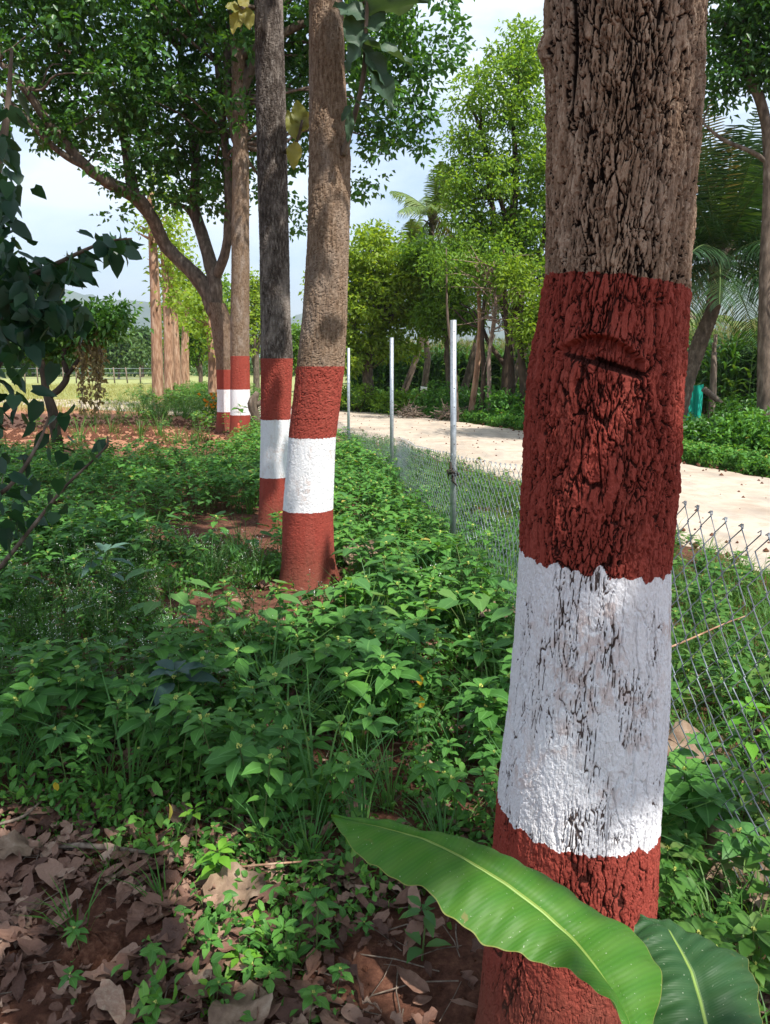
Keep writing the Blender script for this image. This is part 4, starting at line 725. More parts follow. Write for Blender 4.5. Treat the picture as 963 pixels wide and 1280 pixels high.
# teal shade cloth, posts at the field corner
YT = 18.5; c0, c1 = R_(830, 528, YT), R_(876, 528, YT); A = Acc(); nu = 30; u = np.linspace(0, 1, nu); top = R_(850, 480, YT)[2]; v = []
for z in np.linspace(.02, top, 9): v += [(c0[0]+(c1[0]-c0[0])*a_+0, YT+.05*math.sin(a_*19)+.02*math.sin(a_*47+z*3), z-.06*math.sin(a_*math.pi)*(z/top)) for a_ in u]
i = np.arange(8)[:, None]*nu+np.arange(nu-1)[None]; A.add(np.array(v), [np.stack([i, i+1, i+nu+1, i+nu], 2).reshape(-1, 4)]); A.add(np.array(v)+np.array([0, .012, 0]), [np.stack([i, i+1, i+nu+1, i+nu], 2).reshape(-1, 4)[:, ::-1]])
tag(A.obj('shade_cloth', [M['tarp']]), 'teal green shade cloth hung as a fence beside the maize', 'cloth')
for k, (x0, y0, x1, y1, w, lab) in enumerate([(887, 540, 893, 440, 8, 'thick weathered post leaning right beside the teal cloth'), (890, 530, 895, 418, 5, 'tall thin weathered post behind the leaning one'), (889, 520, 893, 428, 6, 'twin weathered post standing close behind the leaning one'), (880, 486, 910, 512, 7, 'short fallen post lying slantwise on the bushes')]):
    A = Acc(); s_, e_ = np.array(R_(x0, y0, 17.6+k*.12-(k == 3)*1.6)), np.array(R_(x1, y1, 17.6+k*.12-(k == 3)*1.6)); r = w/F*17.6/2; tube(A, [(0, 0, 0), (e_-s_)*.5+RNG.normal(size=3)*.03, e_-s_], [r, r*.95, r*.8], 9, 0, .2, sub=4); tag(A.obj('wooden_post', [M['wood']], loc=tuple(s_)), lab, 'post')

# ------------------------------------------------------------------ weeds: prototypes
def whorl(a, z, n, L_, ph, elev, kind='oval', asp=.64, mat=0, jit=.15, xy=(0, 0)):
    az = ph+np.arange(n)*2*math.pi/n+RNG.normal(size=n)*jit; el = elev+RNG.normal(size=n)*.15; d = np.stack([np.cos(az)*np.cos(el), np.sin(az)*np.cos(el), np.sin(el)], 1)
    pet = .12*L_; o_ = np.stack([np.full(n, xy[0]), np.full(n, xy[1]), np.full(n, z)], 1)+d*pet; l_ = L_*RNG.uniform(.8, 1.15, n)
    leaves(a, o_, d, np.stack([-d[:, 0]*.3, -d[:, 1]*.3, np.ones(n)], 1)+RNG.normal(size=(n, 3))*.12, l_, l_*asp, kind, mat)
def herb_proto(h, L_, nodes=3, top=5, bud=True):
    a = Acc(); lean = RNG.normal(size=2)*.12*h; tube(a, [(0, 0, 0), (lean[0]*.4, lean[1]*.4, h*.5), (lean[0], lean[1], h)], [.0032, .0026, .002], 4, 1, cap=False); ph = RNG.random()*6
    for k in range(nodes):
        f = .3+.5*k/max(1, nodes-1) if nodes > 1 else .5; whorl(a, h*f, 2, L_*(.75+.2*f), ph+k*1.57, .15, xy=(lean[0]*f, lean[1]*f))
    whorl(a, h*.93, 4, L_*1.05, ph+.4, .05, xy=lean*.93); whorl(a, h, top-2, L_*.7, ph+1.2, .35, xy=lean)
    if bud: v = rdir(14)*np.array([.007, .007, .005])+np.array([lean[0], lean[1], h+.005]); leaves(a, v, rdir(14, 1.5), rdir(14), .009, .006, 'diamond', 2)
    return a
def grass_proto(n, h, w=.006, spread=.05, lean=.5):
    a = Acc(); az = RNG.uniform(0, 6.28, n); r = RNG.random(n)*spread; o_ = np.stack([np.cos(az)*r, np.sin(az)*r, r*0], 1); d = np.stack([np.cos(az)*lean*RNG.random(n), np.sin(az)*lean*RNG.random(n), np.ones(n)], 1)
    leaves(a, o_, d, np.stack([-np.cos(az), -np.sin(az), az*0+.3], 1), h*RNG.uniform(.6, 1.2, n), w, 'blade', 0, lift=1.2); return a
def low_proto(n, r, h, L_):                                    # creeping small-leaved weed
    a = Acc(); az = RNG.uniform(0, 6.28, n); q = np.sqrt(RNG.random(n))*r; o_ = np.stack([np.cos(az)*q, np.sin(az)*q, RNG.random(n)*h], 1); d = rdir(n, .2); leaves(a, o_, d, rdir(n, 2), L_*RNG.uniform(.6, 1.3, n), L_*.6, 'oval', 0)
    for j in range(4): tube(a, [(0, 0, 0), o_[j]], .0015, 3, 1, cap=False)
    return a
def fine_proto(h, fl=True):                                    # feathery weed with white specks
    a = Acc(); n = 9
    for k in range(n):
        az = RNG.uniform(0, 6.28); e_ = np.array([math.cos(az)*.11, math.sin(az)*.11, h*RNG.uniform(.5, 1.1)]); s_ = np.array([0, 0, h*RNG.uniform(.1, .4)]); tube(a, [s_, e_], .0013, 3, 1, cap=False)
        q = s_+np.outer(RNG.random(15), e_-s_); leaves(a, q, rdir(15, .2), rdir(15, 1), .032, .009, 'diamond', 0)
        if fl and k < 5: leaves(a, np.tile(e_, (5, 1))+RNG.normal(size=(5, 3))*.012, rdir(5, 1), rdir(5), .007, .007, 'diamond', 2)
    return a
HP = [herb_proto(h, l_, nd, tp) for h, l_, nd, tp in [(.36, .088, 3, 6), (.30, .098, 3, 6), (.42, .085, 4, 7), (.24, .08, 2, 6), (.33, .094, 3, 7), (.38, .08, 4, 6)]]
LP = [low_proto(34, .09, .08, .028), low_proto(40, .11, .12, .035), low_proto(30, .08, .06, .022)]
FP = [fine_proto(.38), fine_proto(.30), fine_proto(.45)]
GP = [grass_proto(16, .22), grass_proto(20, .32), grass_proto(14, .16, .005)]
def scatter(n, x0, x1, y0, y1, keep, seed=0):
    x = RNG.uniform(x0, x1, n); y = RNG.uniform(y0, y1, n); k = keep(x, y) > RNG.random(n); x, y = x[k], y[k]; return np.stack([x, y, gh(x, y)-.005], 1)
def clump(x, y, s=0, f=1.6): return sstep(.36, .56, fbm(np.stack([x*f, y*f, x*0], 1), 3, 70+s))
trunks_xy = [(B1[0], B1[1], .24), (t2.location.x, 5.2, .30), (t3.location.x, 7.1, .25)]
def bare(x, y):                                                # 1 where the soil stays bare
    b_ = 0
    for cx_, cy_, r in [(G(300, 668)[0], G(300, 668)[1], .55), (G(330, 760)[0], G(330, 760)[1], .42), (G(375, 745)[0], G(375, 745)[1]-.1, .34), (G(280, 770)[0], 4.75, .3), (G(580, 1240)[0], G(580, 1240)[1], .36), (G(455, 705)[0], G(455, 705)[1]-.05, .24), (t2.location.x-.02, 4.6, .5), (t2.location.x-.35, 4.4, .42), (G(280, 655)[0], 6.9, .85), (G(290, 775)[0], 4.6, .55), (G(345, 765)[0], 4.4, .45), (t3.location.x-.15, 6.4, .5)]: b_ = np.maximum(b_, 1-sstep(r*.6, r*1.1, np.hypot(x-cx_, y-cy_)))
    for cx_, cy_, r in trunks_xy: b_ = np.maximum(b_, (np.hypot(x-cx_, y-cy_) < r)*1.)
    return b_
def start(x): return np.interp(x, [-2.5, -1.2, -.7, -.3, .1, .5, .9], [2.4, 2.36, 2.26, 2.06, 1.9, 1.85, 1.7])       # where the tall weeds begin
def redclear(x, y):                                            # bare red clearing further left
    return (1-sstep(.75, 1.05, np.hypot((x+7.4)/4.6, (y-17.4)/5.2)))
def short(x, y):                                               # zone of low fine weeds between the tall stands
    return sstep(.0, .35, 1-np.hypot((x+1.32)/1.3, (y-4.6)/1.75))
def dens_tall(x, y): return sstep(0, .35, y-start(x))*(1-bare(x, y))*(x < fence_x(y)-.03)*(1-.92*short(x, y))*(1-redclear(x, y))*np.where(y > 6.5, .62, .14+.86*clump(x, y, 1, 2.2))*np.where(x < -2.6, sstep(12.4, 11.4, y), 1)
# individual nearest weeds
UG = empty; ind = []
cand = scatter(1500, -2.2, 1.0, 1.9, 4.9, lambda x, y: dens_tall(x, y)*(np.abs(x)/y < .56))
cand = cand[np.argsort(np.hypot(cand[:, 0], cand[:, 1]))][:285]
protos = [a.mesh('weed_plant', [M['herb'], M['stem'], M['fl_yellow']]) for a in HP]
for k, p in enumerate(cand):
    o_ = bpy.data.objects.new('weed_plant', protos[k % 6]); COL.objects.link(o_); o_.location = p; o_.rotation_euler = (RNG.normal()*.08, RNG.normal()*.08, RNG.uniform(0, 6.28)); s_ = RNG.uniform(.5, 1.05); o_.scale = (s_, s_, s_)
    if p[0] > .62: lb, gr = 'whorled green weed with pale buds growing right of the big front trunk', 'weeds right of the front trunk'
    elif p[0] > -.45: lb, gr = 'whorled green weed in the dense stand between the front trunk and the leaning trunk', 'weeds between the two nearest painted trunks'
    else: lb, gr = 'whorled green weed in the shaded stand behind the leaf litter on the left', 'weeds behind the leaf litter'
    tag(o_, lb, 'weed', gr)
rmax = np.hypot(cand[-1, 0], cand[-1, 1])
# the rest of the undergrowth as one mass
A = Acc()
p = scatter(17000, -9, 1.0, 2.0, 15.5, lambda x, y: dens_tall(x, y)*(x/y < .6)*(x/y > -.62)*(np.hypot(x, y) > rmax*.98)*np.where(y > 9, .75, .95)); ch = RNG.integers(0, 6, len(p))
for k in range(6): q = p[ch == k]; inst(A, HP[k], q, RNG.uniform(0, 6.28, len(q)), RNG.uniform(.6, 1.05, len(q))*np.where(q[:, 1] > 8, 1.05, 1), RNG.normal(size=(len(q), 2))*.12)
# small ones filling between
p = scatter(5200, -3.2, 1.1, 1.55, 7.5, lambda x, y: np.where(y > start(x)-.1, .7, .03+.6*sstep(.5, .2, np.hypot(x+.28, y-1.98)))*(1-bare(x, y)*.93)*(np.abs(x)/y < .62)*(.3+.7*clump(x, y, 2, 3))); ch = RNG.integers(0, 3, len(p))
for k in range(3): q = p[ch == k]; inst(A, LP[k], q, RNG.uniform(0, 6.28, len(q)), RNG.uniform(.6, 1.3, len(q)))
p = scatter(2600, -1.1, .5, 1.4, 2.5, lambda x, y: np.exp(-(((x+.30-(y-1.4)*.0)/.28)**2))*(1-bare(x, y))*.10+.02*clump(x, y, 14, 5)); q = p[::3]; inst(A, LP[2], q, RNG.uniform(0, 6.28, len(q)), RNG.uniform(.3, .8, len(q)))
q = p[1::3]; inst(A, HP[3], q, RNG.uniform(0, 6.28, len(q)), RNG.uniform(.22, .5, len(q)))
tag(A.obj('undergrowth', [M['herb'], M['stem'], M['fl_yellow']]), kind='stuff')
A = Acc()
p = scatter(1500, -3.6, .5, 2.6, 7.5, lambda x, y: np.clip(short(x, y)*1.1+.06, 0, 1)*(1-bare(x, y)*.97)*(x/y > -.62)*.6); ch = RNG.integers(0, 3, len(p))
for k in range(3): q = p[ch == k]; inst(A, FP[k], q, RNG.uniform(0, 6.28, len(q)), RNG.uniform(.35, .85, len(q)))
tag(A.obj('feathery_undergrowth', [M['herb_dark'], M['stem'], M['fl_white']]), kind='stuff')
A = Acc(); hp = [Acc() for _ in range(3)]
for k in range(3):
    for j in range(7): az = j*.9+k; tp = np.array([math.cos(az)*.09*(1+j*.06), math.sin(az)*.09*(1+j*.06), .12+.035*j]); tube(hp[k], [(0, 0, 0), tp*.6+np.array([0, 0, .03]), tp], .002, 4, 1, cap=False); leaves(hp[k], [tp], [(math.cos(az), math.sin(az), -.25)], [(0, 0, 1)], .095, .085, 'heart', 0)
p = scatter(400, -3.4, 1.0, 3.0, 8, lambda x, y: (y > start(x)-.1)*(1-bare(x, y))*(x < fence_x(y)-.05)*sstep(.45, .7, vnoise(np.stack([x*1.3, y*1.3, x*0], 1), 90))*.5)
for k in range(3): q = p[k::3]; inst(A, hp[k], q, RNG.uniform(0, 6.28, len(q)), RNG.uniform(.6, 1.3, len(q)))
p = scatter(420, -3.4, 1.0, 2.0, 9, lambda x, y: (y > start(x))*(1-bare(x, y))*sstep(.5, .75, vnoise(np.stack([x*1.1+9, y*1.1, x*0], 1), 92))); inst(A, GP[1], p, RNG.uniform(0, 6.28, len(p)), RNG.uniform(.7, 1.4, len(p)))
tag(A.obj('heart_leaf_undergrowth', [leafmat('heart_weed_leaf', [(0, (.05, .15, .045)), (.6, (.09, .23, .06)), (1, (.2, .33, .07))], .32, .5, .28, (.16, .34, .1)), M['stem']]), kind='stuff')
# grass: fence line, verge, strip near the sunlit trunks, weeds far side of road
A = Acc()
def verge(x, y): return (x > fence_x(y)-.35)*(x < roadn(y)-.05+.12*np.sin(y*5))
p = scatter(11000, -.8, 4.0, .9, 16, lambda x, y: verge(x, y)*(x/y < .62)*np.where(y < 6, .95, .6)*np.clip(.35+(roadn(y)-x), .1, 1)); ch = RNG.integers(0, 3, len(p))
for k in range(3): q = p[ch == k]; inst(A, GP[k], q, RNG.uniform(0, 6.28, len(q)), RNG.uniform(.5, .9, len(q)))
p = scatter(3200, -14, -2.6, 14, 42, lambda x, y: np.exp(-((x-(-5.6-(y-20)*.16))/1.7)**2)*(.4+.6*clump(x, y, 5))*(1-redclear(x, y)*.8))
for k in range(3): q = p[k::3]; inst(A, GP[k], q, RNG.uniform(0, 6.28, len(q)), RNG.uniform(1.2, 2.1, len(q)))
p = scatter(45, -1.0, .9, 1.35, 3.2, lambda x, y: (.25+.75*clump(x, y, 8, 3))*(1-bare(x, y))*.9)
inst(A, GP[2], p, RNG.uniform(0, 6.28, len(p)), RNG.uniform(.5, 1.1, len(p)))
tag(A.obj('grass', [M['grass']]), kind='stuff')
A = Acc(); p = scatter(7000, -.6, 4.0, 1.1, 15, lambda x, y: verge(x, y)*(.35+.65*clump(x, y, 6, 1.2))*(x/y < .62)*(np.clip((roadn(y)-x)*1.6, 0, 1)))
for k in range(6): q = p[k::6]; inst(A, HP[k], q, RNG.uniform(0, 6.28, len(q)), RNG.uniform(.4, .75, len(q)))
p = scatter(2600, -13, -2.4, 14.5, 40, lambda x, y: np.exp(-((x-(-5.4-(y-20)*.16))/1.9)**2)*(.3+.7*clump(x, y, 5))*(1-redclear(x, y)*.9))
for k in range(6): q = p[k::6]; inst(A, HP[k], q, RNG.uniform(0, 6.28, len(q)), RNG.uniform(1.1, 1.9, len(q)))
tag(A.obj('verge_weeds', [M['grass'], M['stem'], M['fl_yellow']]), kind='stuff')
# bank across the road
A = Acc()
def bank(x, y): return (x > roadf(y)+.05)*(1-.93*(x/y > .360)*(x/y < .425)*(y > 14.6))*np.clip(1.4-(x-roadf(y))*.16, .15, 1)
p = scatter(9000, -3, 12, 9, 30, lambda x, y: bank(x, y)*(x/y < .62)*np.where(x > 4.2, 1., .75))
for k in range(6): q = p[k::6]; inst(A, HP[k], q, RNG.uniform(0, 6.28, len(q)), RNG.uniform(.6, 1.3, len(q))*np.clip(.5+.25*(q[:, 0]-roadf(q[:, 1])), .45, 1.3))
p = scatter(4000, -3, 10, 12, 28, lambda x, y: bank(x, y)*(x/y < .6))
for k in range(3): q = p[k::3]; inst(A, LP[k], q, RNG.uniform(0, 6.28, len(q)), RNG.uniform(1.2, 3.2, len(q)))
y = RNG.uniform(5, 27, 2600); x = np.array([roadf(v_) for v_ in y])+np.abs(RNG.normal(size=2600))*.3-.02; q = np.stack([x, y, gh(x, y)], 1); inst(A, LP[1], q[:1500], RNG.uniform(0, 6.28, 1500), RNG.uniform(1., 2., 1500)); inst(A, HP[3], q[1500:], RNG.uniform(0, 6.28, 1100), RNG.uniform(.6, 1.3, 1100))
tag(A.obj('bank_weeds', [M['herb'], M['stem'], M['fl_yellow']]), kind='stuff')
A = Acc(); p = scatter(9000, -30, -1, 24, 56, lambda x, y: (x < -6.5-(y-20)*.12)*.8*(x/y > -.62)); inst(A, grass_proto(8, .28, .012, .14, .8), p, RNG.uniform(0, 6.28, len(p)), RNG.uniform(.5, 1.3, len(p)))
tag(A.obj('dry_field_grass', [M['dryg']]), kind='stuff')
# bushes across the road on the right
def bush(label, blobs, n, size, lm, group, b, asp=.5, kind='diamond', cr=.16):
    th = empty('bush', b, label, 'bush', group); ca, c = crown(blobs, n, size, asp, kind, cr, 24, base=b, zb=1.2, shell=.35, droop=.1); A = Acc()
    limbs(A, [np.array(b)+np.array([RNG.normal()*.1, RNG.normal()*.1, .02]) for _ in range(4)], c, np.array(b), .015, 26, sides=4); A.obj('stems', [M['bark_dark']], th); ca.obj('crown', [lm], th)
gB = 'bushes beyond the road on the right'
def bb_(px, py, Y, rx, ry, rz, lab, n, lm='herb', size=.11): p = P(px, py, Y); bush(lab, [(p[0], Y, rz*.55, rx, ry, rz*.6), (p[0]+rx*.5, Y+.2, rz*.4, rx*.6, ry*.7, rz*.45), (p[0]-rx*.6, Y-.1, rz*.35, rx*.5, ry*.6, rz*.4)], n, size, M[lm], gB, (p[0], Y, 0))
bb_(878, 560, 13.5, .55, .5, .42, 'leafy bush at the foot of the leaning post across the road', 2600)
bb_(915, 560, 12.9, .7, .6, .58, 'darker tall bush in the middle of those beyond the road on the right', 3600, 'crown_mid')
bb_(955, 570, 12.2, .7, .6, .66, 'leafy bush against the brown trunk at the right edge', 3400)
bb_(945, 520, 15.5, .8, .6, .85, 'bush standing behind the others in front of the maize', 3000, 'crown_mid')
0 and bb_(850, 560, 14.2, .35, .4, .3, 'low bush just right of the front trunk across the road', 1200)
for (px, py, Y, rx, rz, lab, lm) in [(455, 500, 24.5, 1.2, .8, 'low bush at the foot of the yellow-green bushy tree', 'crown_lime'), (500, 505, 23.5, .8, .6, 'low bush behind the middle fence post across the road', 'crown_lime'), (560, 510, 23., 1.1, .8, 'bush behind the tallest fence post across the road', 'herb'), (600, 515, 21.5, .9, .7, 'shaded bush at the foot of the thin trunks across the road', 'crown_mid'), (645, 520, 19.6, .9, .9, 'leafy bush at the left edge of the front trunk across the road', 'herb'), (700, 525, 19, 1.2, .9, 'bush behind the front trunk across the road', 'herb')]:
    p = P(px, py, Y); bush(lab, [(p[0], Y, rz*.5, rx, .6, rz*.6), (p[0]+rx*.6, Y, rz*.35, rx*.5, .5, rz*.4)], 1900, .13, M[lm], 'bushes beyond the road on the left', (p[0], Y, 0))
for (px, py, Yd, lab) in [(513, 508, 21.5, 'heap of dry cut twigs on the bank behind the middle fence post'), (560, 515, 20.5, 'heap of dry cut twigs on the bank beside the tallest fence post')]:
    A = Acc(); p = P(px, py, Yd)
    for k in range(80): a_ = RNG.uniform(0, 6.28); c_ = np.array([RNG.normal()*.2, RNG.normal()*.15, abs(RNG.normal())*.12+.05]); d_ = np.array([math.cos(a_), math.sin(a_), RNG.normal()*.5])*RNG.uniform(.1, .25); tube(A, [c_-d_, c_+RNG.normal(size=3)*.03, c_+d_], [.012, .01, .004], 4, 0, cap=False)
    tag(A.obj('twig_heap', [M['wood']], loc=(p[0], Yd, .05)), lab, 'twig heap')
# marigolds
p = P(270, 512, 18.2); th = empty('marigold_plant', (p[0], 18.2, 0), 'marigold plant with orange flowers left of the forked tree foot', 'plant'); A = Acc(); n = 500; o_ = RNG.normal(size=(n, 3))*np.array([.22, .2, .16])+np.array([0, 0, .42]); leaves(A, o_, rdir(n), rdir(n, 1), .08, .03); A.obj('foliage', [M['grass']], th)
A = Acc(); 
for k in range(26): c_ = np.array([RNG.normal()*.17, RNG.normal()*.14-.06, .5+RNG.random()*.32]); leaves(A, np.tile(c_, (12, 1)), rdir(12, .5), rdir(12), .05, .035)
A.obj('flowers', [M['fl_orange']], th)
# ------------------------------------------------------------------ chain-link fence
fc = empty('chain_link_fence', (.52, 5.9, 0), 'sagging chain link fence with three tall galvanised posts along the road', 'fence'); fb = np.array(fc.location)
def ftop(y): return np.interp(y, [1, 2.3, 4.25, 5.9, 9.5, 13, 16], [1.11, 1.07, .94, .81, .62, .48, .4])
ysf = [.8]
while ysf[-1] < 14.5: ysf.append(ysf[-1]+.045)
ysf = np.array(ysf); xf = np.interp(ysf, [q[1] for q in FENCE], [q[0] for q in FENCE])+(fbm(np.stack([ysf*.7, ysf*0, ysf*0], 1), 2, 5)-.5)*.05
A = Acc(); hz_ = .047
for w_ in range(len(ysf)-1):
    nseg = int(ftop(ysf[w_])/hz_); zs_ = ftop(ysf[w_])-np.arange(nseg+1)[::-1]*hz_+.012*math.sin(ysf[w_]*2.3)
    js = np.arange(nseg+1); side = (js+w_) % 2; yy_ = np.where(side == 0, ysf[w_], ysf[w_+1]); xx_ = np.where(side == 0, xf[w_], xf[w_+1])
    zs_ = zs_+(fbm(np.stack([yy_*2, zs_*2, js*0.], 1), 2, 8)-.5)*.03; bul = .05*np.sin(zs_*3.2+yy_*1.3)
    off = np.where(side == 0, .0022, -.0022)
    pts = np.stack([xx_+bul+off-fb[0], yy_-fb[1], zs_], 1); sd = 4 if ysf[w_] < 5 else 3
    tube(A, pts, (.0021) if ysf[w_] < 5 else .0021, sd, 0, cap=False)
    if ysf[w_] < 8: e_ = pts[-1]; tube(A, [e_, e_+np.array([.003, .006, .010]), e_+np.array([-.003, .012, .002])], .0017, 4, 0, cap=False)
A.obj('mesh', [M['wire']], fc)
for (px, yb, yt, Yp) in [(567, 690, 400, 5.9), (490, 600, 422, 9.5), (436, 575, 435, 13.)]:
    q = P(px, yt, Yp); A = Acc(); x_ = P(px, yb, Yp)[0]; tube(A, [(x_-fb[0], Yp-fb[1], -.15), (x_-fb[0]+(q[0]-x_)*.5, Yp-fb[1], q[2]*.5), (q[0]-fb[0], Yp-fb[1], q[2])], [.0235, .0235, .0235], 16, 0)
    for z in np.arange(.9, q[2]-.05, .14): tube(A, [(x_+(q[0]-x_)*z/q[2]-fb[0]+.005, Yp-fb[1]-.0245, z), (x_+(q[0]-x_)*z/q[2]-fb[0]+.005, Yp-fb[1]-.0215, z)], .0045, 8, 1)
    o_ = A.obj('post', [M['metal'], M['rag']], fc)
A = Acc(); c_ = np.array(P(564, 592, 5.86))-fb
for k in range(6): a_ = c_+RNG.normal(size=3)*np.array([.012, .01, .05]); tube(A, [a_, a_+RNG.normal(size=3)*.03, a_+np.array([RNG.normal()*.02, -.01, -.08])], [.009, .012, .004], 5)
tube(A, [c_+np.array([-.01, 0, .0]), c_+np.array([.01, -.03, .02]), c_+np.array([.05, 0, .0])], .012, 6)
A.obj('rag_tie', [M['rag']], fc)
# ------------------------------------------------------------------ leaf litter and loose things
def litter_proto(L_, W_2, curl, seed):
    a = Acc(); big_leaf(a, (0, 0, .004), (1, 0, 0), (0, 0, 1), L_, W_2, 0, curl, .05, seed, 8, 5); v = a.v[0]; v[:, 2] += abs(min(0, v[:, 2].min()))*.9+.003; return a
LI = [litter_proto(.085, .065, .45, 1), litter_proto(.07, .045, -.5, 2), litter_proto(.10, .045, .3, 3), litter_proto(.06, .05, -.35, 4), litter_proto(.08, .026, .5, 5)]
A = Acc(); p = scatter(24000, -2.2, 1.6, 1.0, 5.6, lambda x, y: np.where(y < start(x)+.1, .45+.5*clump(x, y, 12, 4), .15)*(1-bare(x, y)*.8)*(1-np.exp(-((x-G(112, 1195)[0])**2+(y-G(112, 1195)[1])**2)/.006))); 
for k in range(5): q = p[k::5].copy(); q[:, 2] += RNG.random(len(q))*.03+.003; inst(A, LI[k], q, RNG.uniform(0, 6.28, len(q)), RNG.uniform(.25, .85, len(q))*np.where(RNG.random(len(q)) < .1, 1.5, 1), RNG.normal(size=(len(q), 2))*.8)
tag(A.obj('leaf_litter', [M['litter']]), kind='stuff')
A = Acc()
for k in range(420):
    x = RNG.uniform(-1.5, 1.3); y = RNG.uniform(1.1, 3.0)
    if math.hypot(x-B1[0], y-1.5) < .22: continue
    a_ = RNG.uniform(0, 6.28); l_ = RNG.uniform(.02, .11); z = float(gh(np.array([x]), np.array([y]))[0])+.018; d_ = np.array([math.cos(a_)*l_, math.sin(a_)*l_, RNG.normal()*.012]); c_ = np.array([x, y, z]); tube(A, [c_-d_, c_+RNG.normal(size=3)*.008, c_+d_], RNG.uniform(.0008, .0025), 4, 0, cap=False)
tag(A.obj('twig_debris', [M['wood']]), kind='stuff')
# soil crumbs: cleared red earth and base of trees
A = Acc(); rk = np.array([(1, 0, 0), (-1, 0, 0), (0, 1, 0), (0, -1, 0), (0, 0, 1), (0, 0, -1)])*1.; rf = [(0, 2, 4), (2, 1, 4), (1, 3, 4), (3, 0, 4), (2, 0, 5), (1, 2, 5), (3, 1, 5), (0, 3, 5)]
pr_ = Acc().add(rk, [rf]); x = np.concatenate([RNG.uniform(-1.6, 1.5, 2600), RNG.normal(-6.6, 3., 2600)]); y = np.concatenate([RNG.uniform(1.1, 7.5, 2600), RNG.normal(17.6, 2.2, 2600)]); kp = (x < fence_x(y)) & (y > 1); x, y = x[kp], y[kp]
inst(A, pr_, np.stack([x, y, gh(x, y)+.003], 1), RNG.uniform(0, 6, len(x)), RNG.uniform(.003, .011, len(x))*np.where(y > 9, 7, 1)); n_ = 700; y = RNG.uniform(3, 26, n_); x = roadn(y)+(roadf(y)-roadn(y))*RNG.beta(.6, .6, n_); inst(A, pr_, np.stack([x, y, y*0+.04], 1), RNG.uniform(0, 6, n_), RNG.uniform(.008, .035, n_))
gm = G(112, 1195); th_ = RNG.uniform(0, 6.28, 500); rr_ = np.abs(RNG.normal(size=500))*.07; cx_ = gm[0]+np.cos(th_)*rr_; cy_ = gm[1]+np.sin(th_)*rr_
inst(A, pr_, np.stack([cx_, cy_, gh(cx_, cy_)-.02+.075*np.exp(-(rr_/.07)**2)], 1), th_, RNG.uniform(.002, .009, 500))
tag(A.obj('soil_crumbs', [M['soil']], smooth=False), kind='stuff')
A = Acc(); nu = 36; p = G(112, 1195); U, V = np.meshgrid(np.linspace(0, 2*math.pi, nu, endpoint=False), np.linspace(0, 1, 12)); rr = .09*(1-V)**.7+.001; sh = fbm(np.stack([np.cos(U)*2+5, np.sin(U)*2+5, V*3], 2).reshape(-1, 3), 4, 3).reshape(U.shape)
v = np.stack([np.cos(U)*rr*(.7+.6*sh), np.sin(U)*rr*(.6+.6*sh), .085*V**.7*(.6+.8*sh)], 2); i = np.arange(11)[:, None]*nu; j = np.arange(nu)[None]; A.add(v.reshape(-1, 3), [np.stack([i+j, i+(j+1) % nu, i+nu+(j+1) % nu, i+nu+j], 2).reshape(-1, 4)])
tag(A.obj('soil_mound', [M['soil']], loc=(p[0], p[1], float(gh(np.array([p[0]]), np.array([p[1]]))[0])-.02)), 'small mound of crumbly red soil amid the leaf litter', 'soil mound')
def loose_leaf(px, py, L_, W_2, mat, lab, ang, z=.03, curl=.3, tilt=.3, Y=None, wav=.09, name='dry_leaf', grp='large fallen leaves', cat='leaf', seed=0):
    p = G(px, py, z) if Y is None else P(px, py, Y); A = Acc(); d = (math.cos(ang), math.sin(ang), tilt*.3); n = (-.3*math.cos(ang), -tilt, 1); d0 = np.array(d)*L_/2
    big_leaf(A, -d0, d, n, L_, W_2, 0, curl, wav, seed); v = A.v[0]; A.v[0] = v
    tube(A, [-d0*1.25, -d0*.6, d0*.8+np.array([0, 0, -curl*L_*.7])], [.0022, .002, .001], 5, 0); o_ = A.obj(name, [mat], loc=p); return tag(o_, lab, cat, grp)
loose_leaf(295, 1112, .17, .15, M['dryleaf'], 'large flat brown dry leaf in the middle of the leaf litter', .3, .05, .1, .5, seed=1)
loose_leaf(300, 1256, .15, .15, M['dryleaf'], 'crumpled pale brown dry leaf at the bottom edge of the litter', 2., .04, .25, .4, seed=2)
loose_leaf(455, 690, .36, .27, M['dryleaf'], 'crumpled tan dry leaf on the ground right of the leaning painted trunk', .1, .09, .3, .6, seed=3, wav=.14)
loose_leaf(928, 1090, .30, .26, M['dryleaf'], 'big curled pale dry leaf on the soil right of the front trunk', -.5, .07, .3, .7, seed=4, wav=.12)
loose_leaf(957, 1120, .22, .2, M['dryleaf'], 'folded dry leaf under the big curled one right of the front trunk', -1., .05, -.3, .5, seed=14, wav=.12)
loose_leaf(855, 925, .16, .15, M['dryleaf'], 'upright curled brown dry leaf among weeds right of the white band', -.8, .2, .6, .9, seed=5)
loose_leaf(625, 765, .24, .12, M['dryleaf'], 'tan dry leaf lying on the weeds left of the front trunk', .5, .22, .2, .3, seed=6)
loose_leaf(20, 1050, .15, .11, M['dryleaf'], 'brown curled dry leaf at the left edge above the litter', .8, .08, .6, .6, seed=8)
loose_leaf(180, 1110, .10, .055, M['dryleaf_red'], 'dark reddish dry leaf above the soil mound', .7, .03, .3, .4, seed=9)
loose_leaf(225, 1015, .12, .08, M['dryleaf'], 'grey-brown dry leaf beneath the weeds above the bright sprouts', 1.8, .04, .2, .4, seed=10)
loose_leaf(255, 930, .11, .08, M['dryleaf'], 'dull dry leaf half hidden under the weeds left of the banana leaf tip', 1.2, .04, .2, .4, seed=10)
loose_leaf(545, 1000, .13, .09, M['dryleaf'], 'dark crumpled dry leaf beside the left foot of the white band', .9, .04, .5, .5, seed=11)
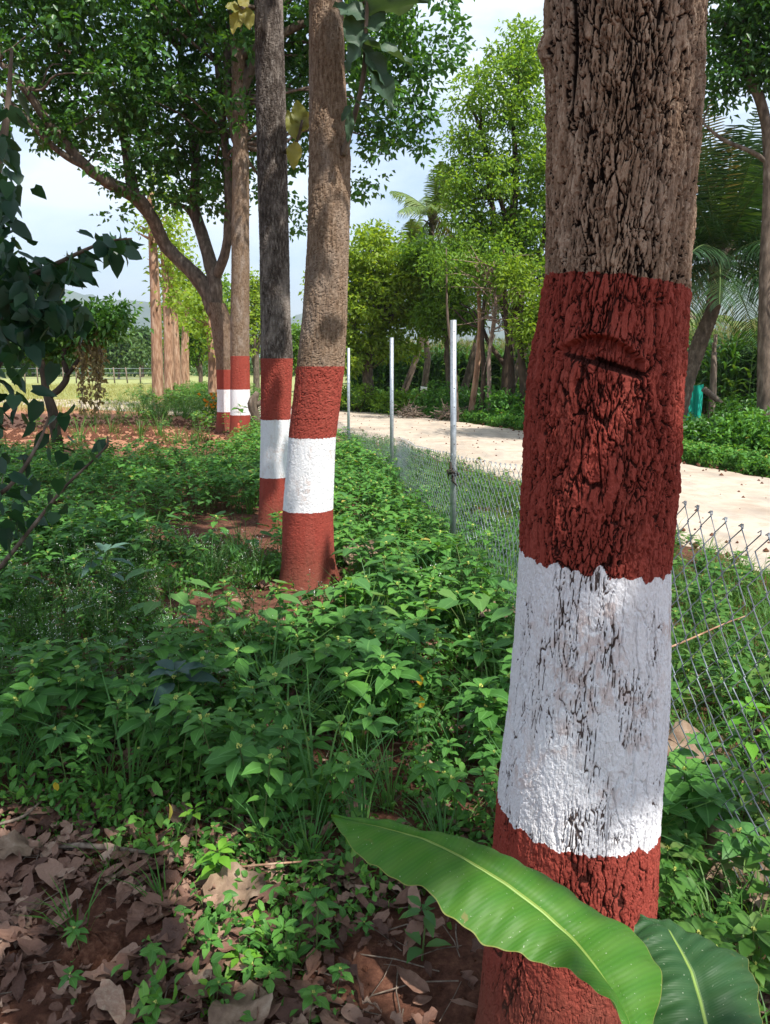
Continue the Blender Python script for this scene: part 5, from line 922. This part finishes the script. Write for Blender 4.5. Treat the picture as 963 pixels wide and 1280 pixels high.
loose_leaf(445, 1100, .10, .08, M['dryleaf'], 'pale brown dry leaf just under the banana leaf tip', 2.2, .03, .2, .4, seed=12)
for k, (px, py, Y, L_, lab) in enumerate([(70, 983, 2.35, .033, 'bright yellow leaf hanging on a weed at the left above the litter'), (524, 850, 3.0, .05, 'upper yellow leaf hanging in the weeds left of the white band'), (525, 878, 2.9, .055, 'lower yellow leaf hanging in the weeds left of the white band'), (461, 905, 2.9, .045, 'dull yellow leaf low in the weeds above the banana leaf'), (362, 785, 4.3, .08, 'yellowing leaf on the bare patch in front of the leaning painted trunk')]):
    A = Acc(); b_ = np.array(P(px, py, Y)); big_leaf(A, (0, 0, L_/2), (.15, 0, -1), (0, -1, .2), L_, L_*.6, 0, .1, .03, k); tag(A.obj('yellow_leaf', [M['yleaf']], loc=tuple(b_)), lab, 'leaf', 'yellow leaves in the weeds')
for k, (px, py, s_, lab) in enumerate([(267, 840, .07, 'whitish turned-over leaf in the shaded weeds below the fallen stick'), (262, 815, .05, 'smaller pale leaf above the whitish turned-over one')]):
    A = Acc(); b_ = np.array(G(px, py, .2)); 
    for j in range(3): big_leaf(A, (0, 0, 0), (math.cos(j*2), math.sin(j*2), .2), (0, -.4, 1), s_, s_*.45, 0, .2, .04, j)
    tag(A.obj('pale_leaf', [M['paleleaf']], loc=tuple(b_)), lab, 'leaf')
def stick(pts, r, lab, mat='wood'):
    b_ = np.array(pts[0]); A = Acc(); tube(A, [np.array(q)-b_ for q in pts], r, 7, 0, .2, sub=4); tag(A.obj('stick', [M[mat]], loc=tuple(b_)), lab, 'stick', 'fallen sticks')
stick([G(176, 828, .16), G(200, 800, .2), G(212, 785, .24), G(228, 769, .3)], [.012, .010, .008, .004], 'pale crooked stick standing out of the shaded weeds on the left', 'twig')
stick([G(70, 1058, .03), G(110, 1057, .04), G(190, 1066, .03)], [.006, .009, .005], 'flat brown stick lying across the leaf litter above the soil mound')
stick([G(285, 1085, .05), G(340, 1080, .07), G(415, 1074, .08)], [.004, .0035, .002], 'thin reddish stem stretching right over the sprouts', 'bark_orange')
stick([G(815, 818, .45), G(860, 800, .47), G(905, 780, .5), G(932, 770, .52)], [.004, .0035, .003, .002], 'thin orange-brown stem leaning on the chain link right of the front trunk', 'bark_orange')
stick([G(0, 1030, .03), G(30, 1020, .05), G(58, 995, .06)], [.006, .005, .003], 'thin stick at the left edge beneath the yellow leaf')
A = Acc(); box(A, (0, 0, .015), (.11, .06, .05), 0, .4); A.v[0] = A.v[0]+RNG.normal(size=(8, 3))*.008; tag(A.obj('brick_fragment', [M['bark_orange']], loc=G(300, 757, .01), smooth=False), 'broken brick half buried in bare soil left of the leaning painted trunk', 'brick')
# bright sprouts lit by a sun fleck + dark leaved plant + tufts near the bottom, individually
def plant(px, py, h, L_, lab, lm, kind='oval', nodes=4, asp=.5, grp=None, cat='plant', Y=None, top=5):
    b_ = G(px, py) ; a = Acc(); tube(a, [(0, 0, 0), (.005, 0, h*.5), (.01, 0, h)], [.003, .0025, .002], 5, 1, cap=False)
    for k in range(nodes): f = .25+.65*k/max(1, nodes-1); whorl(a, h*f, 3, L_, k*1.1, .1, kind, asp)
    whorl(a, h, top, L_*.8, .5, .35, kind, asp); tag(a.obj('weed_plant', [lm, M['stem']], loc=(b_[0], b_[1], float(gh(np.array([b_[0]]), np.array([b_[1]]))[0]))), lab, cat, grp)
lime = leafmat('fresh_lime_sprout', [(0, (.10, .3, .03)), (.5, (.17, .4, .04)), (1, (.26, .46, .06))], .4, .5, .3)
plant(275, 1112, .13, .06, 'bright lime sprout directly above the large flat dry leaf', lime, top=6)
plant(245, 1065, .16, .05, 'yellow-green young plant with a curled top left of the bright sprout', lime, nodes=2, top=3)
plant(320, 1180, .07, .04, 'tiny lime sprout right of the large flat dry leaf', lime, nodes=2)
plant(300, 1215, .06, .05, 'low lime sprout group below the large flat dry leaf', lime, nodes=3)
plant(265, 1255, .06, .04, 'two-leaved lime sprout at the bottom of the litter', lime, nodes=1, top=3)
plant(528, 1195, .15, .07, 'drooping dark green plant on the bare soil left of the front trunk foot', M['herb_dark'], nodes=2, top=4)
plant(395, 1190, .17, .06, 'dull green weed with thin pale stalks under the banana leaf', M['herb'], nodes=3)
plant(355, 1205, .12, .05, 'small-leaved weed left of the dull green one near the bottom', M['herb'], nodes=3)
plant(130, 925, .20, .11, 'large-leaved dark plant in the shade on the left of the undergrowth', M['herb_dark'], nodes=2, top=6, asp=.7)
plant(225, 940, .34, .13, 'bluish broad-leaved plant in the deepest shade of the undergrowth', leafmat('bluish_leaf', [(0, (.03, .075, .06)), (1, (.05, .1, .08))], .2, .5, .4), nodes=3, top=6, asp=.7)
plant(135, 760, .35, .18, 'pale bluish plant with long pointed leaves in the left weeds', leafmat('pale_blue_leaf', [(0, (.09, .18, .13)), (1, (.14, .24, .17))], .2, .5, .4), nodes=3, top=6, asp=.35)
plant(870, 1050, .34, .09, 'tall pale-budded weed right of the front trunk by the fence', M['herb'], nodes=4, top=6)
plant(930, 1000, .36, .09, 'broad-leaved bright weed at the right edge under the fence', lime, nodes=4, top=6)
# ------------------------------------------------------------------ banana plant
def bmat(name, c1, c2, rib):
    m, t, o = newmat(name); u = attr(t, 'bu'); v = attr(t, 'bv'); av = math_(t, 'ABSOLUTE', v)
    # lateral veins curve off the midrib
    s_ = math_(t, 'SINE', math_(t, 'MULTIPLY', math_(t, 'ADD', u, math_(t, 'MULTIPLY', math_(t, 'POWER', av, 1.3), .06)), 520.)); s2 = math_(t, 'SINE', math_(t, 'MULTIPLY', math_(t, 'ADD', u, math_(t, 'MULTIPLY', math_(t, 'POWER', av, 1.3), .06)), 92.))
    n = noise(t, 14, 4); n5 = noise(t, 260, 2, .5)
    c = mixc(t, n.outputs[0], c1, c2); c = mixc(t, math_(t, 'MULTIPLY_ADD', s_, .07, .07), c, (.01, .05, .01)); c = mixc(t, math_(t, 'MULTIPLY_ADD', s2, .05, .06), c, rib)
    sp_ = noise(t, 38, 3, .6); ks = ramp(t, [(.66, (0, 0, 0)), (.72, (1, 1, 1))]); t.links.new(sp_.outputs[0], ks.inputs[0]); c = mixc(t, math_(t, 'MULTIPLY', ks.outputs[0], math_(t, 'MULTIPLY', math_(t, 'POWER', av, 3.), .8)), c, (.22, .17, .05)); ed = math_(t, 'GREATER_THAN', av, .985); c = mixc(t, math_(t, 'MULTIPLY', ed, .6), c, (.3, .27, .08))
    sk = math_(t, 'MULTIPLY', math_(t, 'GREATER_THAN', n5.outputs[0], .73), .7); c = mixc(t, sk, c, (.45, .5, .38))
    rb = math_(t, 'LESS_THAN', av, .035); c = mixc(t, rb, c, rib)
    b = princ(t, None, c, .52, .28, (math_(t, 'ADD', math_(t, 'MULTIPLY', s_, .3), math_(t, 'ADD', math_(t, 'MULTIPLY', s2, .5), math_(t, 'MULTIPLY', n.outputs[0], 3.))), .22, .0012)); tr = N(t, 'ShaderNodeBsdfTranslucent'); t.links.new(mixc(t, 1., c, (1.5, 1.4, .4), 'MULTIPLY'), tr.inputs[0])
    ms = N(t, 'ShaderNodeMixShader'); ms.inputs[0].default_value = .3; t.links.new(b.outputs[0], ms.inputs[1]); t.links.new(tr.outputs[0], ms.inputs[2]); t.links.new(ms.outputs[0], o.inputs[0]); return m
def cat_interp(pts, n):
    p = np.array(pts, float); d = np.concatenate([[0], np.cumsum(np.linalg.norm(np.diff(p[:, :3], axis=0), axis=1))]); d /= d[-1]; t_ = np.linspace(0, 1, n)
    q = np.stack([np.interp(t_, d, p[:, j]) for j in range(3)], 1); k = np.hanning(9)[1:-1]; k /= k.sum()
    for j in range(3): q[:, j] = np.convolve(np.pad(q[:, j], 3, 'reflect', reflect_type='odd'), k, 'valid')
    return q
def blade(up, mid, lo, parent, base, mat, n=150, fold=.012):
    U_, M_, L_ = cat_interp(up, n), cat_interp(mid, n), cat_interp(lo, n); nv = 10; rows = []
    nrm = np.cross(M_-np.roll(M_, 1, 0), U_-L_); nrm[0] = nrm[1]; nrm /= np.linalg.norm(nrm, axis=1)[:, None]+1e-9; nrm *= np.sign(nrm[:, 2:3]+1e-9)
    vs = np.concatenate([np.linspace(-1, 0, nv)[:-1], np.linspace(0, 1, nv)]); u = np.linspace(0, 1, n)
    for v in vs:
        e_ = U_ if v > 0 else L_; a_ = abs(v); w = np.linalg.norm(e_-M_, axis=1)[:, None]
        rows.append(M_*(1-a_)+e_*a_+nrm*(w*.16*np.sin(a_*math.pi)+.004*np.sin(u*46+v*2)[:, None]*a_+.002*np.sin(u*103+v)[:, None]*a_-.006*math.exp(-(a_/.05)**2)))
    Pt = np.stack(rows, 1); K = len(vs); i = np.arange(n-1)[:, None]*K+np.arange(K-1)[None]; A = Acc(); A.add((Pt-np.array(base)).reshape(-1, 3), [np.stack([i, i+1, i+K+1, i+K], 2).reshape(-1, 4)], 0, bu=np.repeat(u, K), bv=np.tile(vs, n))
    lf_ = A.obj('leaf', [mat], parent); A = Acc(); tube(A, M_-np.array(base)-nrm*.006, np.linspace(.0012, .0055, n), 8, 0, cap=True); A.obj('midrib', [M['rib']], lf_); return lf_
M['rib'] = flat('banana_midrib', [(.3, (.16, .26, .05)), (.7, (.25, .34, .08))], .5, .4)
BB = (.47, .72, 0.); bt = empty('banana_plant', BB, 'young banana plant whose broad green leaf crosses in front of the big trunk', 'banana plant')
def pp3(lst): return [P(x, y, Y) for x, y, Y in lst]
blade(pp3([(414, 1019, 1.16), (458, 1021, 1.17), (500, 1030, 1.175), (552, 1048, 1.18), (605, 1055, 1.19), (634, 1075, 1.185), (681, 1093, 1.17), (716, 1120, 1.15), (762, 1149, 1.12), (803, 1172, 1.07), (824, 1207, 1.02), (828, 1240, .98), (821, 1270, .94), (806, 1298, .9), (797, 1320, .87)]),
      pp3([(414, 1020, 1.16), (470, 1030, 1.15), (529, 1045, 1.135), (580, 1070, 1.12), (634, 1103, 1.09), (680, 1138, 1.06), (716, 1172, 1.03), (742, 1203, .99), (765, 1236, .955), (786, 1272, .915), (797, 1320, .87)]),
      pp3([(414, 1021, 1.16), (435, 1055, 1.12), (476, 1091, 1.08), (534, 1114, 1.05), (569, 1152, 1.02), (600, 1176, 1.0), (634, 1190, .99), (692, 1207, .97), (728, 1224, .95), (750, 1238, .93), (770, 1262, .91), (780, 1290, .885), (796, 1321, .87)]), bt, BB, bmat('banana_leaf_lit', (.045, .155, .014), (.065, .20, .02), (.24, .33, .07)))  # front leaf: sunlit brightness is part of these greens
blade(pp3([(800, 1146, 1.14), (830, 1150, 1.15), (862, 1167, 1.15), (903, 1184, 1.13), (935, 1199, 1.1), (948, 1237, 1.04), (953, 1290, .98), (940, 1340, .93), (905, 1390, .89)]),
      pp3([(800, 1146, 1.14), (820, 1152, 1.13), (838, 1160, 1.115), (852, 1185, 1.08), (866, 1213, 1.04), (877, 1250, 1.), (886, 1290, .96), (896, 1340, .92), (905, 1390, .89)]),
      pp3([(800, 1146, 1.14), (793, 1160, 1.12), (790, 1185, 1.08), (795, 1215, 1.05), (800, 1250, 1.0), (812, 1290, .96), (840, 1340, .93), (880, 1375, .9), (904, 1391, .89)]), bt, BB, bmat('banana_leaf_shaded', (.022, .075, .024), (.034, .10, .03), (.12, .2, .08)))  # rear leaf: same blade with shade painted into darker greens
A = Acc(); bb = np.array(BB); q1, q2 = np.array(P(797, 1320, .87)), np.array(P(905, 1390, .89)); tube(A, [q1-bb, q1*.6+bb*.4-bb+np.array([0, 0, -.08]), (0, 0, .22), (0, 0, 0)], [.006, .010, .02, .03], 9, sub=4); tube(A, [q2-bb, q2*.5+bb*.5-bb+np.array([0, 0, -.0]), (0, 0, .2)], [.006, .010, .018], 9, sub=4); A.obj('stalk', [M['rib']], bt)
print('objects', len(SC.objects), 'verts', sum(len(o.data.vertices) for o in SC.objects if o.type == 'MESH'))
